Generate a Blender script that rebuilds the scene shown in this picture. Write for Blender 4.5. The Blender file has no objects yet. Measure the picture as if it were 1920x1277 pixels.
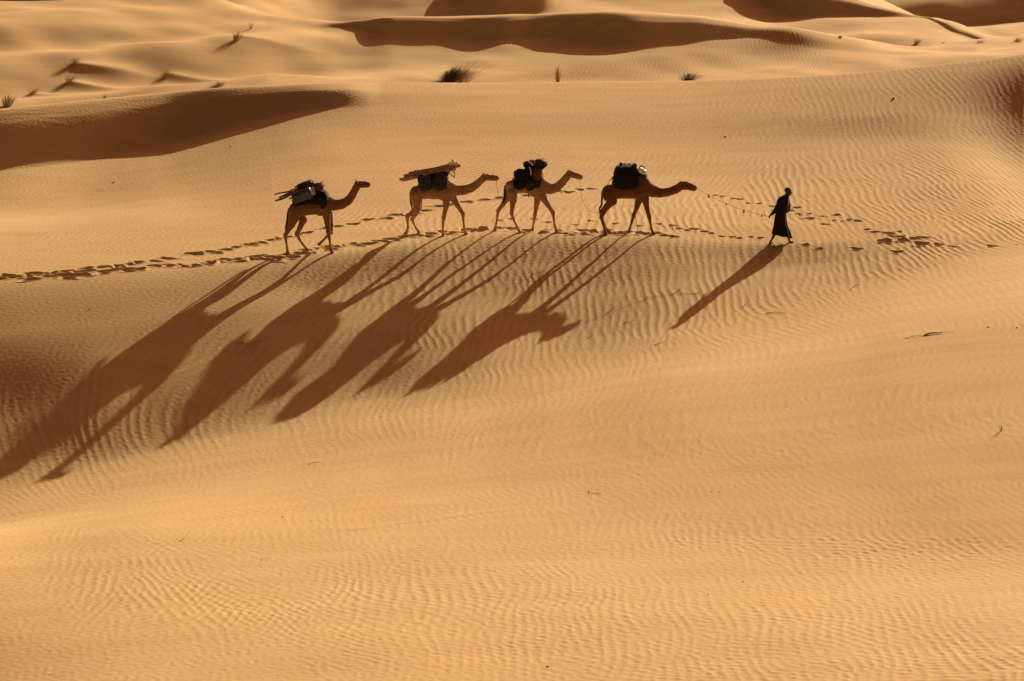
import bpy, bmesh, math, random
import numpy as np
from mathutils import Vector, Matrix

# ------------------------------------------------------------------ camera, sky, sun, exposure
SC = bpy.context.scene
COL = SC.collection
W0, H0 = 1920.0, 1277.0
FPX, PITCH, CAMZ = 5200.0, math.radians(15.6), 20.0
SUN_EL, SUN_AZ = math.radians(18.0), math.radians(29.5)      # azimuth: degrees to the right of straight ahead (+Y)

cam = bpy.data.objects.new("camera", bpy.data.cameras.new("camera"))
COL.objects.link(cam)
SC.camera = cam
cam.location = (0, 0, CAMZ)
cam.rotation_euler = (math.pi / 2 - PITCH, 0, 0)
cam.data.sensor_width = 36.0
cam.data.lens = 36.0 * FPX / W0
cam.data.clip_start = 0.3
cam.data.clip_end = 6000
cam.data.dof.use_dof = True
cam.data.dof.focus_distance = 88.0
cam.data.dof.aperture_fstop = 3.6

world = bpy.data.worlds.new("World")
SC.world = world
world.use_nodes = True
wn = world.node_tree.nodes
wl = world.node_tree.links
bg = wn["Background"]
sky = wn.new("ShaderNodeTexSky")
sky.sky_type = 'NISHITA'
sky.sun_disc = False
sky.sun_elevation = SUN_EL
sky.sun_rotation = SUN_AZ
sky.air_density = 0.6
sky.dust_density = 6.0
sky.ozone_density = 0.3
sky_tint = wn.new("ShaderNodeMix")                                # warm tint added to the sky light alone, to redden the shade
sky_tint.data_type = 'RGBA'
sky_tint.blend_type = 'MULTIPLY'
sky_tint.inputs[0].default_value = 1.0
sky_tint.inputs[7].default_value = (1.0, 0.40, 0.22, 1)
wl.new(sky.outputs[0], sky_tint.inputs[6])
wl.new(sky_tint.outputs[2], bg.inputs[0])
bg.inputs[1].default_value = 0.064

sun = bpy.data.objects.new("sun", bpy.data.lights.new("sun", 'SUN'))
COL.objects.link(sun)
sun.data.energy = 4.4
sun.data.angle = math.radians(0.5)
sun.data.color = (0.98, 0.85, 0.63)
SUNV = Vector((math.cos(SUN_EL) * math.sin(SUN_AZ), math.cos(SUN_EL) * math.cos(SUN_AZ), math.sin(SUN_EL)))
sun.rotation_euler = SUNV.to_track_quat('Z', 'Y').to_euler()
sun.location = SUNV * 300

SC.view_settings.view_transform = 'Standard'
SC.view_settings.look = 'None'
SC.view_settings.exposure = 0.92
SC.view_settings.gamma = 1.0
SC.cycles.max_bounces = 6
SC.cycles.diffuse_bounces = 4
SC.cycles.use_denoising = True

# ------------------------------------------------------------------ the dunes: feature lines lofted column by column
CP, SP = math.cos(PITCH), math.sin(PITCH)

def pchip(x, y, xq):
    x = np.asarray(x, float); y = np.asarray(y, float); xq = np.asarray(xq, float)
    h = np.diff(x); d = np.diff(y) / h
    m = np.zeros_like(y)
    for i in range(1, len(x) - 1):
        if d[i - 1] * d[i] > 0:
            w1, w2 = 2 * h[i] + h[i - 1], h[i] + 2 * h[i - 1]
            m[i] = (w1 + w2) / (w1 / d[i - 1] + w2 / d[i])
    m[0], m[-1] = d[0], d[-1]
    q = np.clip(xq, x[0], x[-1])
    k = np.clip(np.searchsorted(x, q) - 1, 0, len(x) - 2)
    t = (q - x[k]) / h[k]
    return ((2*t**3 - 3*t**2 + 1) * y[k] + (t**3 - 2*t**2 + t) * h[k] * m[k]
            + (-2*t**3 + 3*t**2) * y[k + 1] + (t**3 - t**2) * h[k] * m[k + 1])

def kn(px, *pairs):
    a = [p[0] for p in pairs]; b = [p[1] for p in pairs]
    if len(a) == 1:
        return np.full(len(px), float(b[0]))
    return pchip(a, b, px)

def tanray(py):                                     # tangent of the downward angle of the line of sight through image row py
    return np.tan(PITCH + np.arctan((np.asarray(py, float) - H0 / 2) / FPX))

PX = np.concatenate([-60 - np.cumsum(np.geomspace(3, 420, 60))[::-1], np.arange(-60, 1981, 1.65), 1980 + np.cumsum(np.geomspace(3, 420, 60))])
NC = len(PX)
FY, FZ = [], []                                     # per feature line: distance Y and height z for every column

def feat_py(py, z):
    FY.append((CAMZ - z) / tanray(py)); FZ.append(z)

def feat_slope(py, s):                              # rises from the last line at slope s up to the sight line of row py
    t = tanray(py); y0, z0 = FY[-1], FZ[-1]
    y = (CAMZ - z0 + s * y0) / (t + s)
    FY.append(y); FZ.append(z0 + s * (y - y0))

def feat_yz(y, z):
    FY.append(np.broadcast_to(np.asarray(y, float), (NC,)).copy()); FZ.append(np.broadcast_to(np.asarray(z, float), (NC,)).copy())

ROWS = []
# 0,1: the near dune the camera stands on
feat_yz(1.5, 18.35)
feat_yz(20, 8.0); ROWS.append(14)
feat_py(kn(PX, (0, 1330.)), kn(PX, (-60, .45), (0, .65), (250, .95), (600, 1.08), (960, 1.2), (1300, 1.4), (1600, 1.7), (1800, 2.0), (1920, 2.35), (2100, 2.8))); ROWS.append(16)
feat_py(kn(PX, (0, 1180.)), kn(PX, (-60, -.15), (0, .05), (250, .42), (600, .58), (960, .72), (1300, .9), (1600, 1.1), (1800, 1.3), (1980, 1.6))); ROWS.append(130)
feat_py(kn(PX, (0, 1010.)), kn(PX, (-60, -1.2), (0, -1.3), (300, -.55), (600, -.22), (960, 0), (1300, .2), (1600, .42), (1980, .75))); ROWS.append(170)
vpy = kn(PX, (-200, 965), (-60, 945), (0, 930), (250, 858), (520, 797), (700, 752), (900, 728), (1060, 672), (1268, 628), (1450, 590), (1700, 520), (1920, 455), (2100, 430))
vz = kn(PX, (-200, -3.1), (0, -2.90), (175, -2.76), (350, -2.55), (520, -2.31), (700, -2.04), (800, -1.79), (900, -1.58), (1060, -1.32), (1268, -.86), (1450, -.62), (1600, -.4), (1700, -.22), (1920, .05), (2100, .2))
feat_py(vpy + kn(PX, (0, 40), (500, 60), (960, 90), (1920, 170)), vz + kn(PX, (0, .25), (500, .28), (960, .48), (1500, .6), (1920, .7))); ROWS.append(150)
feat_py(vpy, vz); ROWS.append(110)
# slope up to the caravan's track
feat_py(kn(PX, (-200, 798), (0, 788), (150, 765), (300, 708), (450, 655), (600, 615), (960, 570), (1268, 530), (1500, 500), (1800, 468), (1980, 420)),
        kn(PX, (-200, -2.2), (0, -2.10), (150, -1.88), (300, -1.57), (450, -1.3), (600, -1.12), (960, -.94), (1100, -.76), (1268, -.50), (1500, -.30), (1800, -.03), (1980, .1))); ROWS.append(130)
feat_py(kn(PX, (-200, 625), (0, 620), (300, 590), (600, 545), (960, 500), (1268, 490), (1500, 478), (1800, 447), (1980, 398)),
        kn(PX, (-200, -.86), (0, -.80), (300, -.62), (450, -.56), (600, -.60), (960, -.45), (1100, -.39), (1268, -.26), (1500, -.155), (1800, .05), (1980, .18))); ROWS.append(140)
tpy = kn(PX, (-200, 532), (0, 521), (300, 502), (540, 482), (740, 458), (900, 438), (1120, 440), (1250, 446), (1465, 455), (1700, 440), (1920, 385), (2100, 360))
tz = kn(PX, (-200, -.25), (0, -.2), (300, -.1), (540, -.02), (900, 0), (1465, .0), (1700, .06), (1920, .2), (2100, .4))
feat_py(tpy, tz); ROWS.append(330)
# shelf behind the track
feat_py(kn(PX, (-200, 442), (0, 438), (300, 425), (640, 400), (960, 345), (1280, 330), (1600, 340), (1920, 320)),
        kn(PX, (-200, -.45), (0, -.42), (300, -.2), (640, .03), (960, .12), (1280, .14), (1600, .34), (1920, .62))); ROWS.append(190)
feat_py(kn(PX, (-200, 390), (0, 385), (300, 345), (640, 290), (960, 270), (1920, 262)),
        kn(PX, (-200, -1.5), (0, -1.2), (150, -1.1), (300, -.75), (640, .22), (960, .3), (1280, .35), (1600, .6), (1920, 1.0))); ROWS.append(150)
feat_py(kn(PX, (-200, 345), (0, 322), (150, 306), (300, 272), (450, 235), (560, 210), (700, 202), (1000, 205), (1600, 215), (1920, 205)),
        kn(PX, (-200, -1.25), (0, -.95), (150, -1.02), (300, -.78), (450, -.12), (560, .36), (700, .62), (1280, .66), (1600, .95), (1920, 1.45))); ROWS.append(170)
cpy = kn(PX, (-300, 240), (-60, 212), (0, 205), (150, 190), (300, 175), (450, 163), (640, 156), (960, 155), (1280, 152), (1500, 145), (1650, 133), (1800, 118), (1920, 106), (2100, 90))
feat_slope(cpy + kn(PX, (0, 25), (300, 17), (560, 12), (900, 10), (1920, 10)), kn(PX, (-200, .68), (0, .68), (150, .64), (300, .57), (450, .54), (560, .5), (640, .3), (720, .10), (1000, .05), (1500, .07), (1800, .12), (1980, .16))); ROWS.append(100)
feat_slope(cpy, kn(PX, (-200, .34), (0, .34), (150, .31), (300, .26), (560, .13), (700, .03), (1920, .05))); ROWS.append(50)
cy, cz = FY[-1], FZ[-1]
print('crest', [(int(p), round(float(y), 1), round(float(z), 2)) for p, y, z in zip(PX, cy, cz)][60:-60:150])
# hidden fall, then the plain behind
feat_yz(cy + 1.0, cz - .30); ROWS.append(12)
feat_yz(cy + 6, cz - 2.6); ROWS.append(16)
feat_yz(cy + 24, np.full(NC, -10.6)); ROWS.append(14)
feat_py(cpy + 5, kn(PX, (-300, -11.4), (600, -11.6), (1500, -11.6), (1980, -11))); ROWS.append(14)
b2 = kn(PX, (-300, 128), (-60, 108), (0, 104), (250, 82), (450, 60), (560, 44), (600, 43), (640, 48), (680, 58), (740, 70), (860, 70), (940, 74), (1000, 70), (1100, 78), (1200, 86), (1300, 81), (1400, 78), (1500, 88), (1600, 102), (1700, 112), (1800, 108), (1980, 98))
feat_py(b2, kn(PX, (-300, -10.5), (0, -10.5), (500, -10.2), (700, -10.8), (1300, -10.8), (1500, -10.9), (1600, -11.25), (1700, -11.6), (1980, -11.3))); ROWS.append(140)
c2 = kn(PX, (-300, 40), (0, 30), (200, 25), (430, 24), (560, 26), (640, 34), (700, 38), (900, 37), (1120, 27), (1280, 33), (1450, 52), (1600, 78), (1700, 97), (1800, 96), (1980, 84))
s2 = kn(PX, (-300, .10), (0, .10), (400, .03), (540, .10), (600, .20), (650, .34), (700, .48), (760, .56), (1200, .6), (1300, .58), (1380, .45), (1450, .3), (1540, .18), (1700, .08), (1980, .02))
feat_slope(.8 * c2 + .2 * b2, s2); ROWS.append(100)
feat_slope(c2, .35 * s2); ROWS.append(40)
y2, z2 = FY[-1], FZ[-1]
amp = kn(PX, (-300, 0), (350, 0), (640, 1), (1450, 1), (1700, .3), (1980, 0))
feat_yz(y2 + 3, z2 - .5 * amp); ROWS.append(10)
feat_yz(y2 + 8, z2 - 2.6 * amp); ROWS.append(10)
b3 = kn(PX, (-300, 5), (60, 6), (150, 13), (200, 6), (250, 13), (340, 4), (420, 14), (560, 21), (700, 33), (780, 35), (900, 35), (1010, 27), (1100, 15), (1300, 10), (1420, 6), (1480, 20), (1550, 33), (1720, 31), (1800, 62), (1880, 80), (1980, 78))
b3 = np.minimum(b3, c2 - 3)
feat_py(b3, kn(PX, (-300, -10.6), (350, -10.8), (640, -12.3), (1500, -12.4), (1980, -12.4))); ROWS.append(40)
c3 = kn(PX, (-300, -60), (1500, -45), (1600, -18), (1640, 0), (1720, 24), (1800, 50), (1880, 74), (1920, 74), (1980, 66))
c3 = np.minimum(c3, b3 - 3)
s3 = kn(PX, (-300, .42), (340, .42), (400, .2), (840, .2), (885, .46), (950, .7), (1010, .7), (1050, .3), (1100, .12), (1380, .08), (1430, .44), (1640, .46), (1730, .2), (1980, .1))
feat_slope(.75 * c3 + .25 * b3, s3); ROWS.append(60)
feat_slope(c3, .4 * s3); ROWS.append(24)
y3, z3 = FY[-1], FZ[-1]
feat_yz(y3 + 16, z3 - 3.0); ROWS.append(10)
feat_py(np.full(NC, 39.), kn(PX, (0, -16.8))); ROWS.append(24)
feat_slope(np.full(NC, 30.), .5); ROWS.append(24)
feat_slope(kn(PX, (0, -130)), .10); ROWS.append(60)
feat_yz(FY[-1] + 30, FZ[-1] - 2); ROWS.append(8)
feat_yz(900, -25); ROWS.append(12)
feat_yz(4000, -40); ROWS.append(6)

FY = np.array(FY); FZ = np.array(FZ)                # (features, columns)
print('overlaps', [(k, [int(p) for p in PX[(FY[k] < FY[k - 1] + .25) & (PX > -60) & (PX < 1980)][::60]]) for k in range(1, len(FY))if (FY[k] < FY[k - 1] + .25)[(PX > -60) & (PX < 1980)].any()])
for k in range(1, len(FY)):                         # keep the lines in order of distance
    FY[k] = np.maximum(FY[k], FY[k - 1] + .25)
h = np.diff(FY, axis=0); d = np.diff(FZ, axis=0) / h
M = np.zeros_like(FY)
for i in range(1, len(FY) - 1):
    w1, w2 = 2 * h[i] + h[i - 1], h[i] + 2 * h[i - 1]
    same = d[i - 1] * d[i] > 0
    with np.errstate(divide='ignore', invalid='ignore'):
        M[i] = np.where(same, (w1 + w2) / (w1 / np.where(same, d[i - 1], 1) + w2 / np.where(same, d[i], 1)), 0)
M[0], M[-1] = d[0], d[-1]
YY, ZZ = [], []
for k, n in enumerate(ROWS):
    t = (np.arange(n) / n)[:, None]
    YY.append(FY[k] + t * h[k])
    ZZ.append((2*t**3 - 3*t**2 + 1) * FZ[k] + (t**3 - 2*t**2 + t) * h[k] * M[k] + (-2*t**3 + 3*t**2) * FZ[k + 1] + (t**3 - t**2) * h[k] * M[k + 1])
YY.append(FY[-1:]); ZZ.append(FZ[-1:])
YY = np.concatenate(YY); ZZ = np.concatenate(ZZ)
XX = (PX - W0 / 2) / FPX * (YY * CP + (CAMZ - ZZ) * SP)

# periodic noise tiles
rng = np.random.default_rng(7)
TS, TN = 0.045, 2048                                # tile step (m) and size
def fft_tile(filt, seed=None):
    g = np.random.default_rng(seed).standard_normal((TN, TN)) if seed is not None else BASE
    o = np.fft.irfft2(np.fft.rfft2(g) * filt, s=(TN, TN))
    return (o / o.std()).astype(np.float32)
BASE = rng.standard_normal((TN, TN))
KX = np.fft.rfftfreq(TN, TS)[None, :]; KY = np.fft.fftfreq(TN, TS)[:, None]
KR = np.hypot(KX, KY) + 1e-9

def sample(tile, x, y, step=TS):
    n = tile.shape[0]
    u = (x / step) % n; v = (y / step) % n
    i = np.floor(u).astype(np.int64); j = np.floor(v).astype(np.int64)
    fu = (u - i).astype(np.float32); fv = (v - j).astype(np.float32)
    i %= n; j %= n; i1 = (i + 1) % n; j1 = (j + 1) % n
    return (tile[j, i] * (1 - fu) + tile[j, i1] * fu) * (1 - fv) + (tile[j1, i] * (1 - fu) + tile[j1, i1] * fu) * fv

soft = fft_tile(np.exp(-(KR / .22) ** 2) * (KR > .02))         # swells a few metres wide
def smooth(a, b, x):
    t = np.clip((x - a) / (b - a), 0, 1); return t * t * (3 - 2 * t)

def relief(X, Y):
    """broad relief that is not on a feature line"""
    z = -1.05 * np.exp(-(np.abs(X - 19.3) / 3.1) ** 2.6 - (np.abs(Y - 92.8) / 6.2) ** 2.4)
    z += .75 * np.exp(-((X - 24.3) / 4.0) ** 2 - ((Y - 99) / 8.0) ** 2)
    return z
ZZ += relief(XX, YY)
swell = .006 + .004 * smooth(60, 40, YY) + .02 * smooth(120, 170, YY)
ZZ += swell * sample(soft, XX, YY) * smooth(3, 12, YY)
far_ = smooth(135, 175, YY) * (.35 + .65 * kn(PX, (500, 1), (750, 0), (1350, 0), (1500, .5), (1900, .7)))
ZZ += .33 * far_ * sample(soft, (XX * .92 + YY * .38) / 6 + 13, (YY * .92 - XX * .38) / 1.9 + 31)
ZZ += .07 * far_ * sample(soft, (XX * .8 - YY * .6) / 3 + 53, (YY * .8 + XX * .6) / 1.2 + 11)
ZB = ZZ.copy()                                       # smooth ground, before ripples and prints

# ---- ripples: one noise field filtered along several crest directions and blended by a direction field
LAM = 0.26
NB = 9
angs = np.linspace(-80, 80, NB)                      # direction of the phase gradient, degrees from +X towards -Y
tiles = []
FB = np.fft.fft2(BASE); KX, KY = np.fft.fftfreq(TN, TS)[None, :], np.fft.fftfreq(TN, TS)[:, None]
for a in angs:
    ar = math.radians(a)
    gx, gy = math.cos(ar), -math.sin(ar)
    along = KX * gx + KY * gy; across = -KX * gy + KY * gx
    f0 = 1 / LAM
    filt = np.exp(-((along - f0) / (.20 * f0)) ** 2 - (across / (.15 * f0)) ** 2) * (along > 0)
    c_ = np.fft.ifft2(FB * filt); c_ /= c_.std()
    tiles.append(c_.astype(np.complex64))
def ripple(X, Y, pxc, turn):
    # crest angle field: 0 = crests along the line of sight; positive = leaning right with distance
    dirf = pchip([-200, 300, 700, 1100, 1465, 1750, 2000], [40, 34, 17, 7, 0, -8, -14], pxc)[None, :] * np.ones_like(X)
    shelf = smooth(84, 92, Y)
    dirf = dirf + shelf * (pchip([0, 900, 1300, 1500, 1920], [5, 20, 20, 6, -2], pxc)[None, :])
    near = smooth(74, 60, Y)
    dirf = dirf * (1 - near) + near * pchip([0, 400, 900, 1920], [20, -30, -58, -64], pxc)[None, :]
    far = smooth(125, 150, Y)
    dirf = dirf * (1 - far) + far * 18
    dirf = dirf + 6.5 * sample(soft, X / 3 + 5, Y / 3 + 8)
    dirf = dirf + turn
    idx = np.clip((dirf + 80) / (160 / (NB - 1)), 0, NB - 1.001)
    k = np.floor(idx).astype(int); t = idx - k
    out = np.zeros(X.shape, np.complex64)
    wx = .10 * sample(soft, X * 1.4 + 3, Y * 1.4); wy = .10 * sample(soft, X * 1.4, Y * 1.4 + 40)
    sc = 1.0 + .22 * near + .0 * Y
    for b in range(NB):
        m = (k == b) | (k == b - 1)
        if not m.any(): continue
        w = np.where(k == b, 1 - t, t)[m]
        out[m] += w * sample(tiles[b], (X[m] + wx[m]) * sc[m], (Y[m] + wy[m]) * sc[m])
    am = np.abs(out); ca = out.real / (am + 1e-6)            # even height everywhere, forks only where the noise fades
    return (((1 + ca) / 2) ** 1.5 - .42) * 2.1 * (.25 + .75 * smooth(.15, .7, am))

pxg = PX
vis = (YY > 30) & (YY < 330)
R = np.zeros_like(YY)
rr = ripple(XX, YY, pxg, 0)
nr_ = YY < 66
r2 = ripple(XX, YY, pxg, 50)
wn_ = smooth(70, 56, YY)
rr = rr * (1 - .45 * wn_) + .75 * wn_ * r2
patch = sample(soft, XX / 2.2 + 50, YY / 2.2 + 17)
amp_r = np.zeros_like(YY)
slopezone = smooth(1, 0, np.abs((YY - (FY[6] + FY[9]) / 2) / (.75 * (FY[9] - FY[6]))))
amp_r = .0024 * smooth(125, 95, YY) + .0006
amp_r = np.where(YY < 74, (.0022 + .0016 * smooth(62, 50, YY)) * (1 + .45 * np.clip(sample(soft, XX / 1.3 + 7, YY / 1.3 + 77), -1.6, 1.6)), amp_r)                  # near dune
amp_r = amp_r + .0066 * slopezone * kn(pxg, (-100, .05), (250, .18), (450, .5), (600, .72), (900, .8), (1100, .85), (1300, 1.15), (1700, 1.2), (1980, .9))
amp_r = amp_r + .0058 * smooth(83, 86, YY) * smooth(97, 91, YY) * kn(pxg, (0, .1), (500, .4), (800, .85), (1250, 1.2), (1750, 1.3), (1980, .9))
amp_r = amp_r + .010 * smooth(140, 160, YY) * smooth(230, 180, YY) * kn(pxg, (0, .03), (850, .08), (1050, .8), (1500, .8), (1600, .1), (1980, .1))
amp_r *= .85 + .22 * np.clip(patch, -1.8, 1.5)
amp_r *= smooth(25, 34, YY) * smooth(330, 240, YY)
ZZ += amp_r * rr
KX = np.fft.rfftfreq(TN, TS)[None, :]
fine = fft_tile(np.exp(-((np.hypot(KX, KY) - 5.5) / 2.5) ** 2), 11)
ZZ += (.0020 - .0010 * slopezone) * sample(fine, XX, YY) * smooth(25, 34, YY) * smooth(130, 100, YY)

# ------------------------------------------------------------------ placing things on the ground
def col_of(px):
    return int(np.argmin(np.abs(PX - px)))
PROJ_T = (CAMZ - ZB) / YY                            # tan of the sight angle of every vertex
def ground_at(px, py, behind=False):
    """first visible ground point on the sight line of a pixel"""
    c = col_of(px); t = tanray(py)
    tt = PROJ_T[:, c]
    r = np.nonzero((tt[:-1] > t) & (tt[1:] <= t) & (YY[:-1, c] > (140 if behind else 25)))[0]
    if len(r) == 0: r = [int(np.argmin(np.abs(tt - t) + (YY[:, c] < 25)))]
    i = r[0]
    f = (tt[i] - t) / max(tt[i] - tt[i + 1], 1e-9)
    y = YY[i, c] + f * (YY[i + 1, c] - YY[i, c]); z = ZB[i, c] + f * (ZB[i + 1, c] - ZB[i, c])
    x = (px - W0 / 2) / FPX * (y * CP + (CAMZ - z) * SP)
    return Vector((x, y, z))
def height(x, y):
    a = x / (y * CP + CAMZ * SP); px = a * FPX + W0 / 2
    for _ in range(3):
        c = col_of(px); z = np.interp(y, YY[:, c], ZB[:, c])
        px = x / (y * CP + (CAMZ - z) * SP) * FPX + W0 / 2
    return float(z)

# ---- footprints pressed into the sand (real hollows with a pushed-up rim)
prnd = random.Random(5)
def press(px, py, a=.17, b=.12, depth=.07, head=0.0):
    P = ground_at(px, py)
    c0 = np.searchsorted(PX, px - 75); c1 = np.searchsorted(PX, px + 75)
    rws = np.nonzero(np.abs(YY[:, (c0 + c1) // 2] - P.y) < 1.1)[0]
    if len(rws) == 0: return
    sl = (slice(rws[0], rws[-1] + 1), slice(c0, c1))
    dx = XX[sl] - P.x; dy = YY[sl] - P.y
    ch, sh = math.cos(head), math.sin(head)
    u = (dx * ch + dy * sh) / a; v = (-dx * sh + dy * ch) / b
    wob = 1 + .18 * np.sin(3 * np.arctan2(v, u) + px)
    r2_ = np.hypot(u, v) * wob
    hole = np.exp(-(r2_ / .95) ** 3)
    rim = np.exp(-((r2_ - 1.45) / .38) ** 2) * (1 + .5 * np.sin(2 * np.arctan2(v, u) + 2.1 * px))
    ZZ[sl] += -depth * hole + .20 * depth * rim
def lane(poly, gap, jit, **kw):
    xs = [p[0] for p in poly]; ys = [p[1] for p in poly]
    x = xs[0] + prnd.uniform(0, gap)
    while x < xs[-1]:
        if 1438 < x < 1492 and 448 < float(np.interp(x, xs, ys)) < 466:
            x += 20; continue
        y = float(np.interp(x, xs, ys)) + prnd.uniform(-jit, jit)
        k = dict(kw); k['depth'] = kw.get('depth', .07) * prnd.uniform(.6, 1.25)
        k['a'] = kw.get('a', .17) * prnd.uniform(.8, 1.35); k['head'] = prnd.uniform(-.3, .5)
        press(x, y, **k)
        x += gap * prnd.uniform(.6, 1.4)
farlane = [(-40, 524), (120, 512), (230, 498), (330, 482), (480, 457), (560, 440), (620, 425), (700, 411), (760, 402), (860, 380), (930, 370), (1060, 360), (1130, 355)]
nearlane = [(-40, 524), (150, 514), (300, 500), (420, 492), (540, 480), (640, 461), (740, 449), (800, 440), (900, 428), (1000, 433), (1120, 436), (1200, 436), (1262, 442)]
lane(farlane, 26, 2.5, a=.19, b=.11, depth=.065)
lane(farlane[:6], 44, 5, a=.21, b=.11)
lane(nearlane, 25, 3, a=.18, b=.12, depth=.07)
lane(nearlane[3:], 31, 5, a=.15, b=.10, depth=.045)
lane(nearlane[:6], 34, 6, a=.2, b=.11)
lane([(900, 410), (1000, 415), (1100, 418), (1250, 425), (1340, 436)], 36, 5, a=.11, b=.08, depth=.045)
lane([(1500, 400), (1560, 410), (1620, 425), (1700, 440)], 17, 7, a=.10, b=.07, depth=.045)
lane([(1260, 424), (1330, 436), (1400, 447), (1470, 456), (1540, 463)], 19, 4, a=.11, b=.075, depth=.05)
lane([(1330, 362), (1390, 376), (1450, 388), (1500, 400)], 19, 5, a=.11, b=.07, depth=.045)
lane([(1490, 400), (1560, 415), (1640, 432), (1700, 448), (1760, 455)], 25, 13, a=.14, b=.09, depth=.05)
lane([(1600, 465), (1690, 474), (1730, 460), (1860, 459), (1920, 462)], 55, 4, a=.13, b=.09, depth=.045)
for p in [(1660, 452), (1690, 450), (1726, 457)]:
    press(*p, a=.19, b=.15, depth=.085)
# a thin wind-cut step in the near sand, and loose sand kicked up between the second and third camel
XXs = XX
for (xa, ya), (xb, yb) in [((640, 996), (760, 982)), ((760, 982), (960, 955))]:
    A, B = ground_at(xa, ya), ground_at(xb, yb)
    L = (B - A).length; tx, ty = (B.x - A.x) / L, (B.y - A.y) / L
    s_ = (XX - A.x) * tx + (YY - A.y) * ty; n_ = -(XX - A.x) * ty + (YY - A.y) * tx + .05 * np.sin(s_ * 3.1)
    ZZ += .006 * np.tanh(n_ / .03) * np.exp(-(n_ / .22) ** 2) * smooth(-.3, .3, s_) * smooth(L + .3, L - .3, s_)
def heap(px, py, r, hgt):
    P = ground_at(px, py)
    m_ = (np.abs(YY - P.y) < 3 * r) & (np.abs(XX - P.x) < 3 * r)
    d2 = ((XX[m_] - P.x) / r) ** 2 + ((YY[m_] - P.y) / (.8 * r)) ** 2
    ZZ[m_] += hgt * np.exp(-d2 ** 1.3)
heap(890, 431, .16, .08); heap(906, 429, .18, .11); heap(1020, 435, .16, .07); heap(1072, 438, .16, .06)
# small wind tails of sand behind the far tufts
def tail_mound(px, py, L, wd, hgt, ang):
    P = ground_at(px, py)
    ca, sa = math.cos(ang), math.sin(ang)
    m_ = (np.abs(YY - P.y) < 16) & (np.abs(XX - P.x) < 16) & (YY > 140)
    u = (XX[m_] - P.x) * ca + (YY[m_] - P.y) * sa; v = -(XX[m_] - P.x) * sa + (YY[m_] - P.y) * ca
    w_ = wd * (.4 + .6 * np.clip(u / L, 0, 1))
    ZZ[m_] += hgt * np.exp(-np.abs(v / w_) ** 1.6) * smooth(-.6, .5, u) * smooth(L, .2 * L, u)
for q in [(140, 122, 9, 1.6, .17, -.2), (130, 156, 10, 1.6, .20, -.45), (315, 142, 9, 1.6, .18, -.35), (62, 178, 6, 1.2, .13, -.3), (450, 70, 8, 1.5, .12, .0)]:
    tail_mound(*q)
#@@MESH
def build_ground():
    nr, nc = YY.shape
    co = np.stack([XX, YY, ZZ], -1).reshape(-1, 3).astype(np.float32)
    i = np.arange(nr * nc).reshape(nr, nc)
    q = np.stack([i[:-1, :-1], i[:-1, 1:], i[1:, 1:], i[1:, :-1]], -1).reshape(-1, 4).astype(np.int32)
    me = bpy.data.meshes.new("sand_dunes")
    me.vertices.add(len(co)); me.vertices.foreach_set("co", co.ravel())
    me.loops.add(q.size); me.loops.foreach_set("vertex_index", q.ravel())
    me.polygons.add(len(q)); me.polygons.foreach_set("loop_start", np.arange(0, q.size, 4, dtype=np.int32))
    me.polygons.foreach_set("use_smooth", np.ones(len(q), bool))
    me.update(calc_edges=True)
    o = bpy.data.objects.new("sand_dunes", me); COL.objects.link(o)
    o['kind'] = 'structure'; o['label'] = 'rippled orange sand dunes with a shaded hollow slope'
    print("ground", nr, nc, nr * nc)
    return o

def nodes(name):
    m = bpy.data.materials.new(name); m.use_nodes = True
    return m, m.node_tree.nodes, m.node_tree.links, m.node_tree.nodes["Principled BSDF"]

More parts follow.
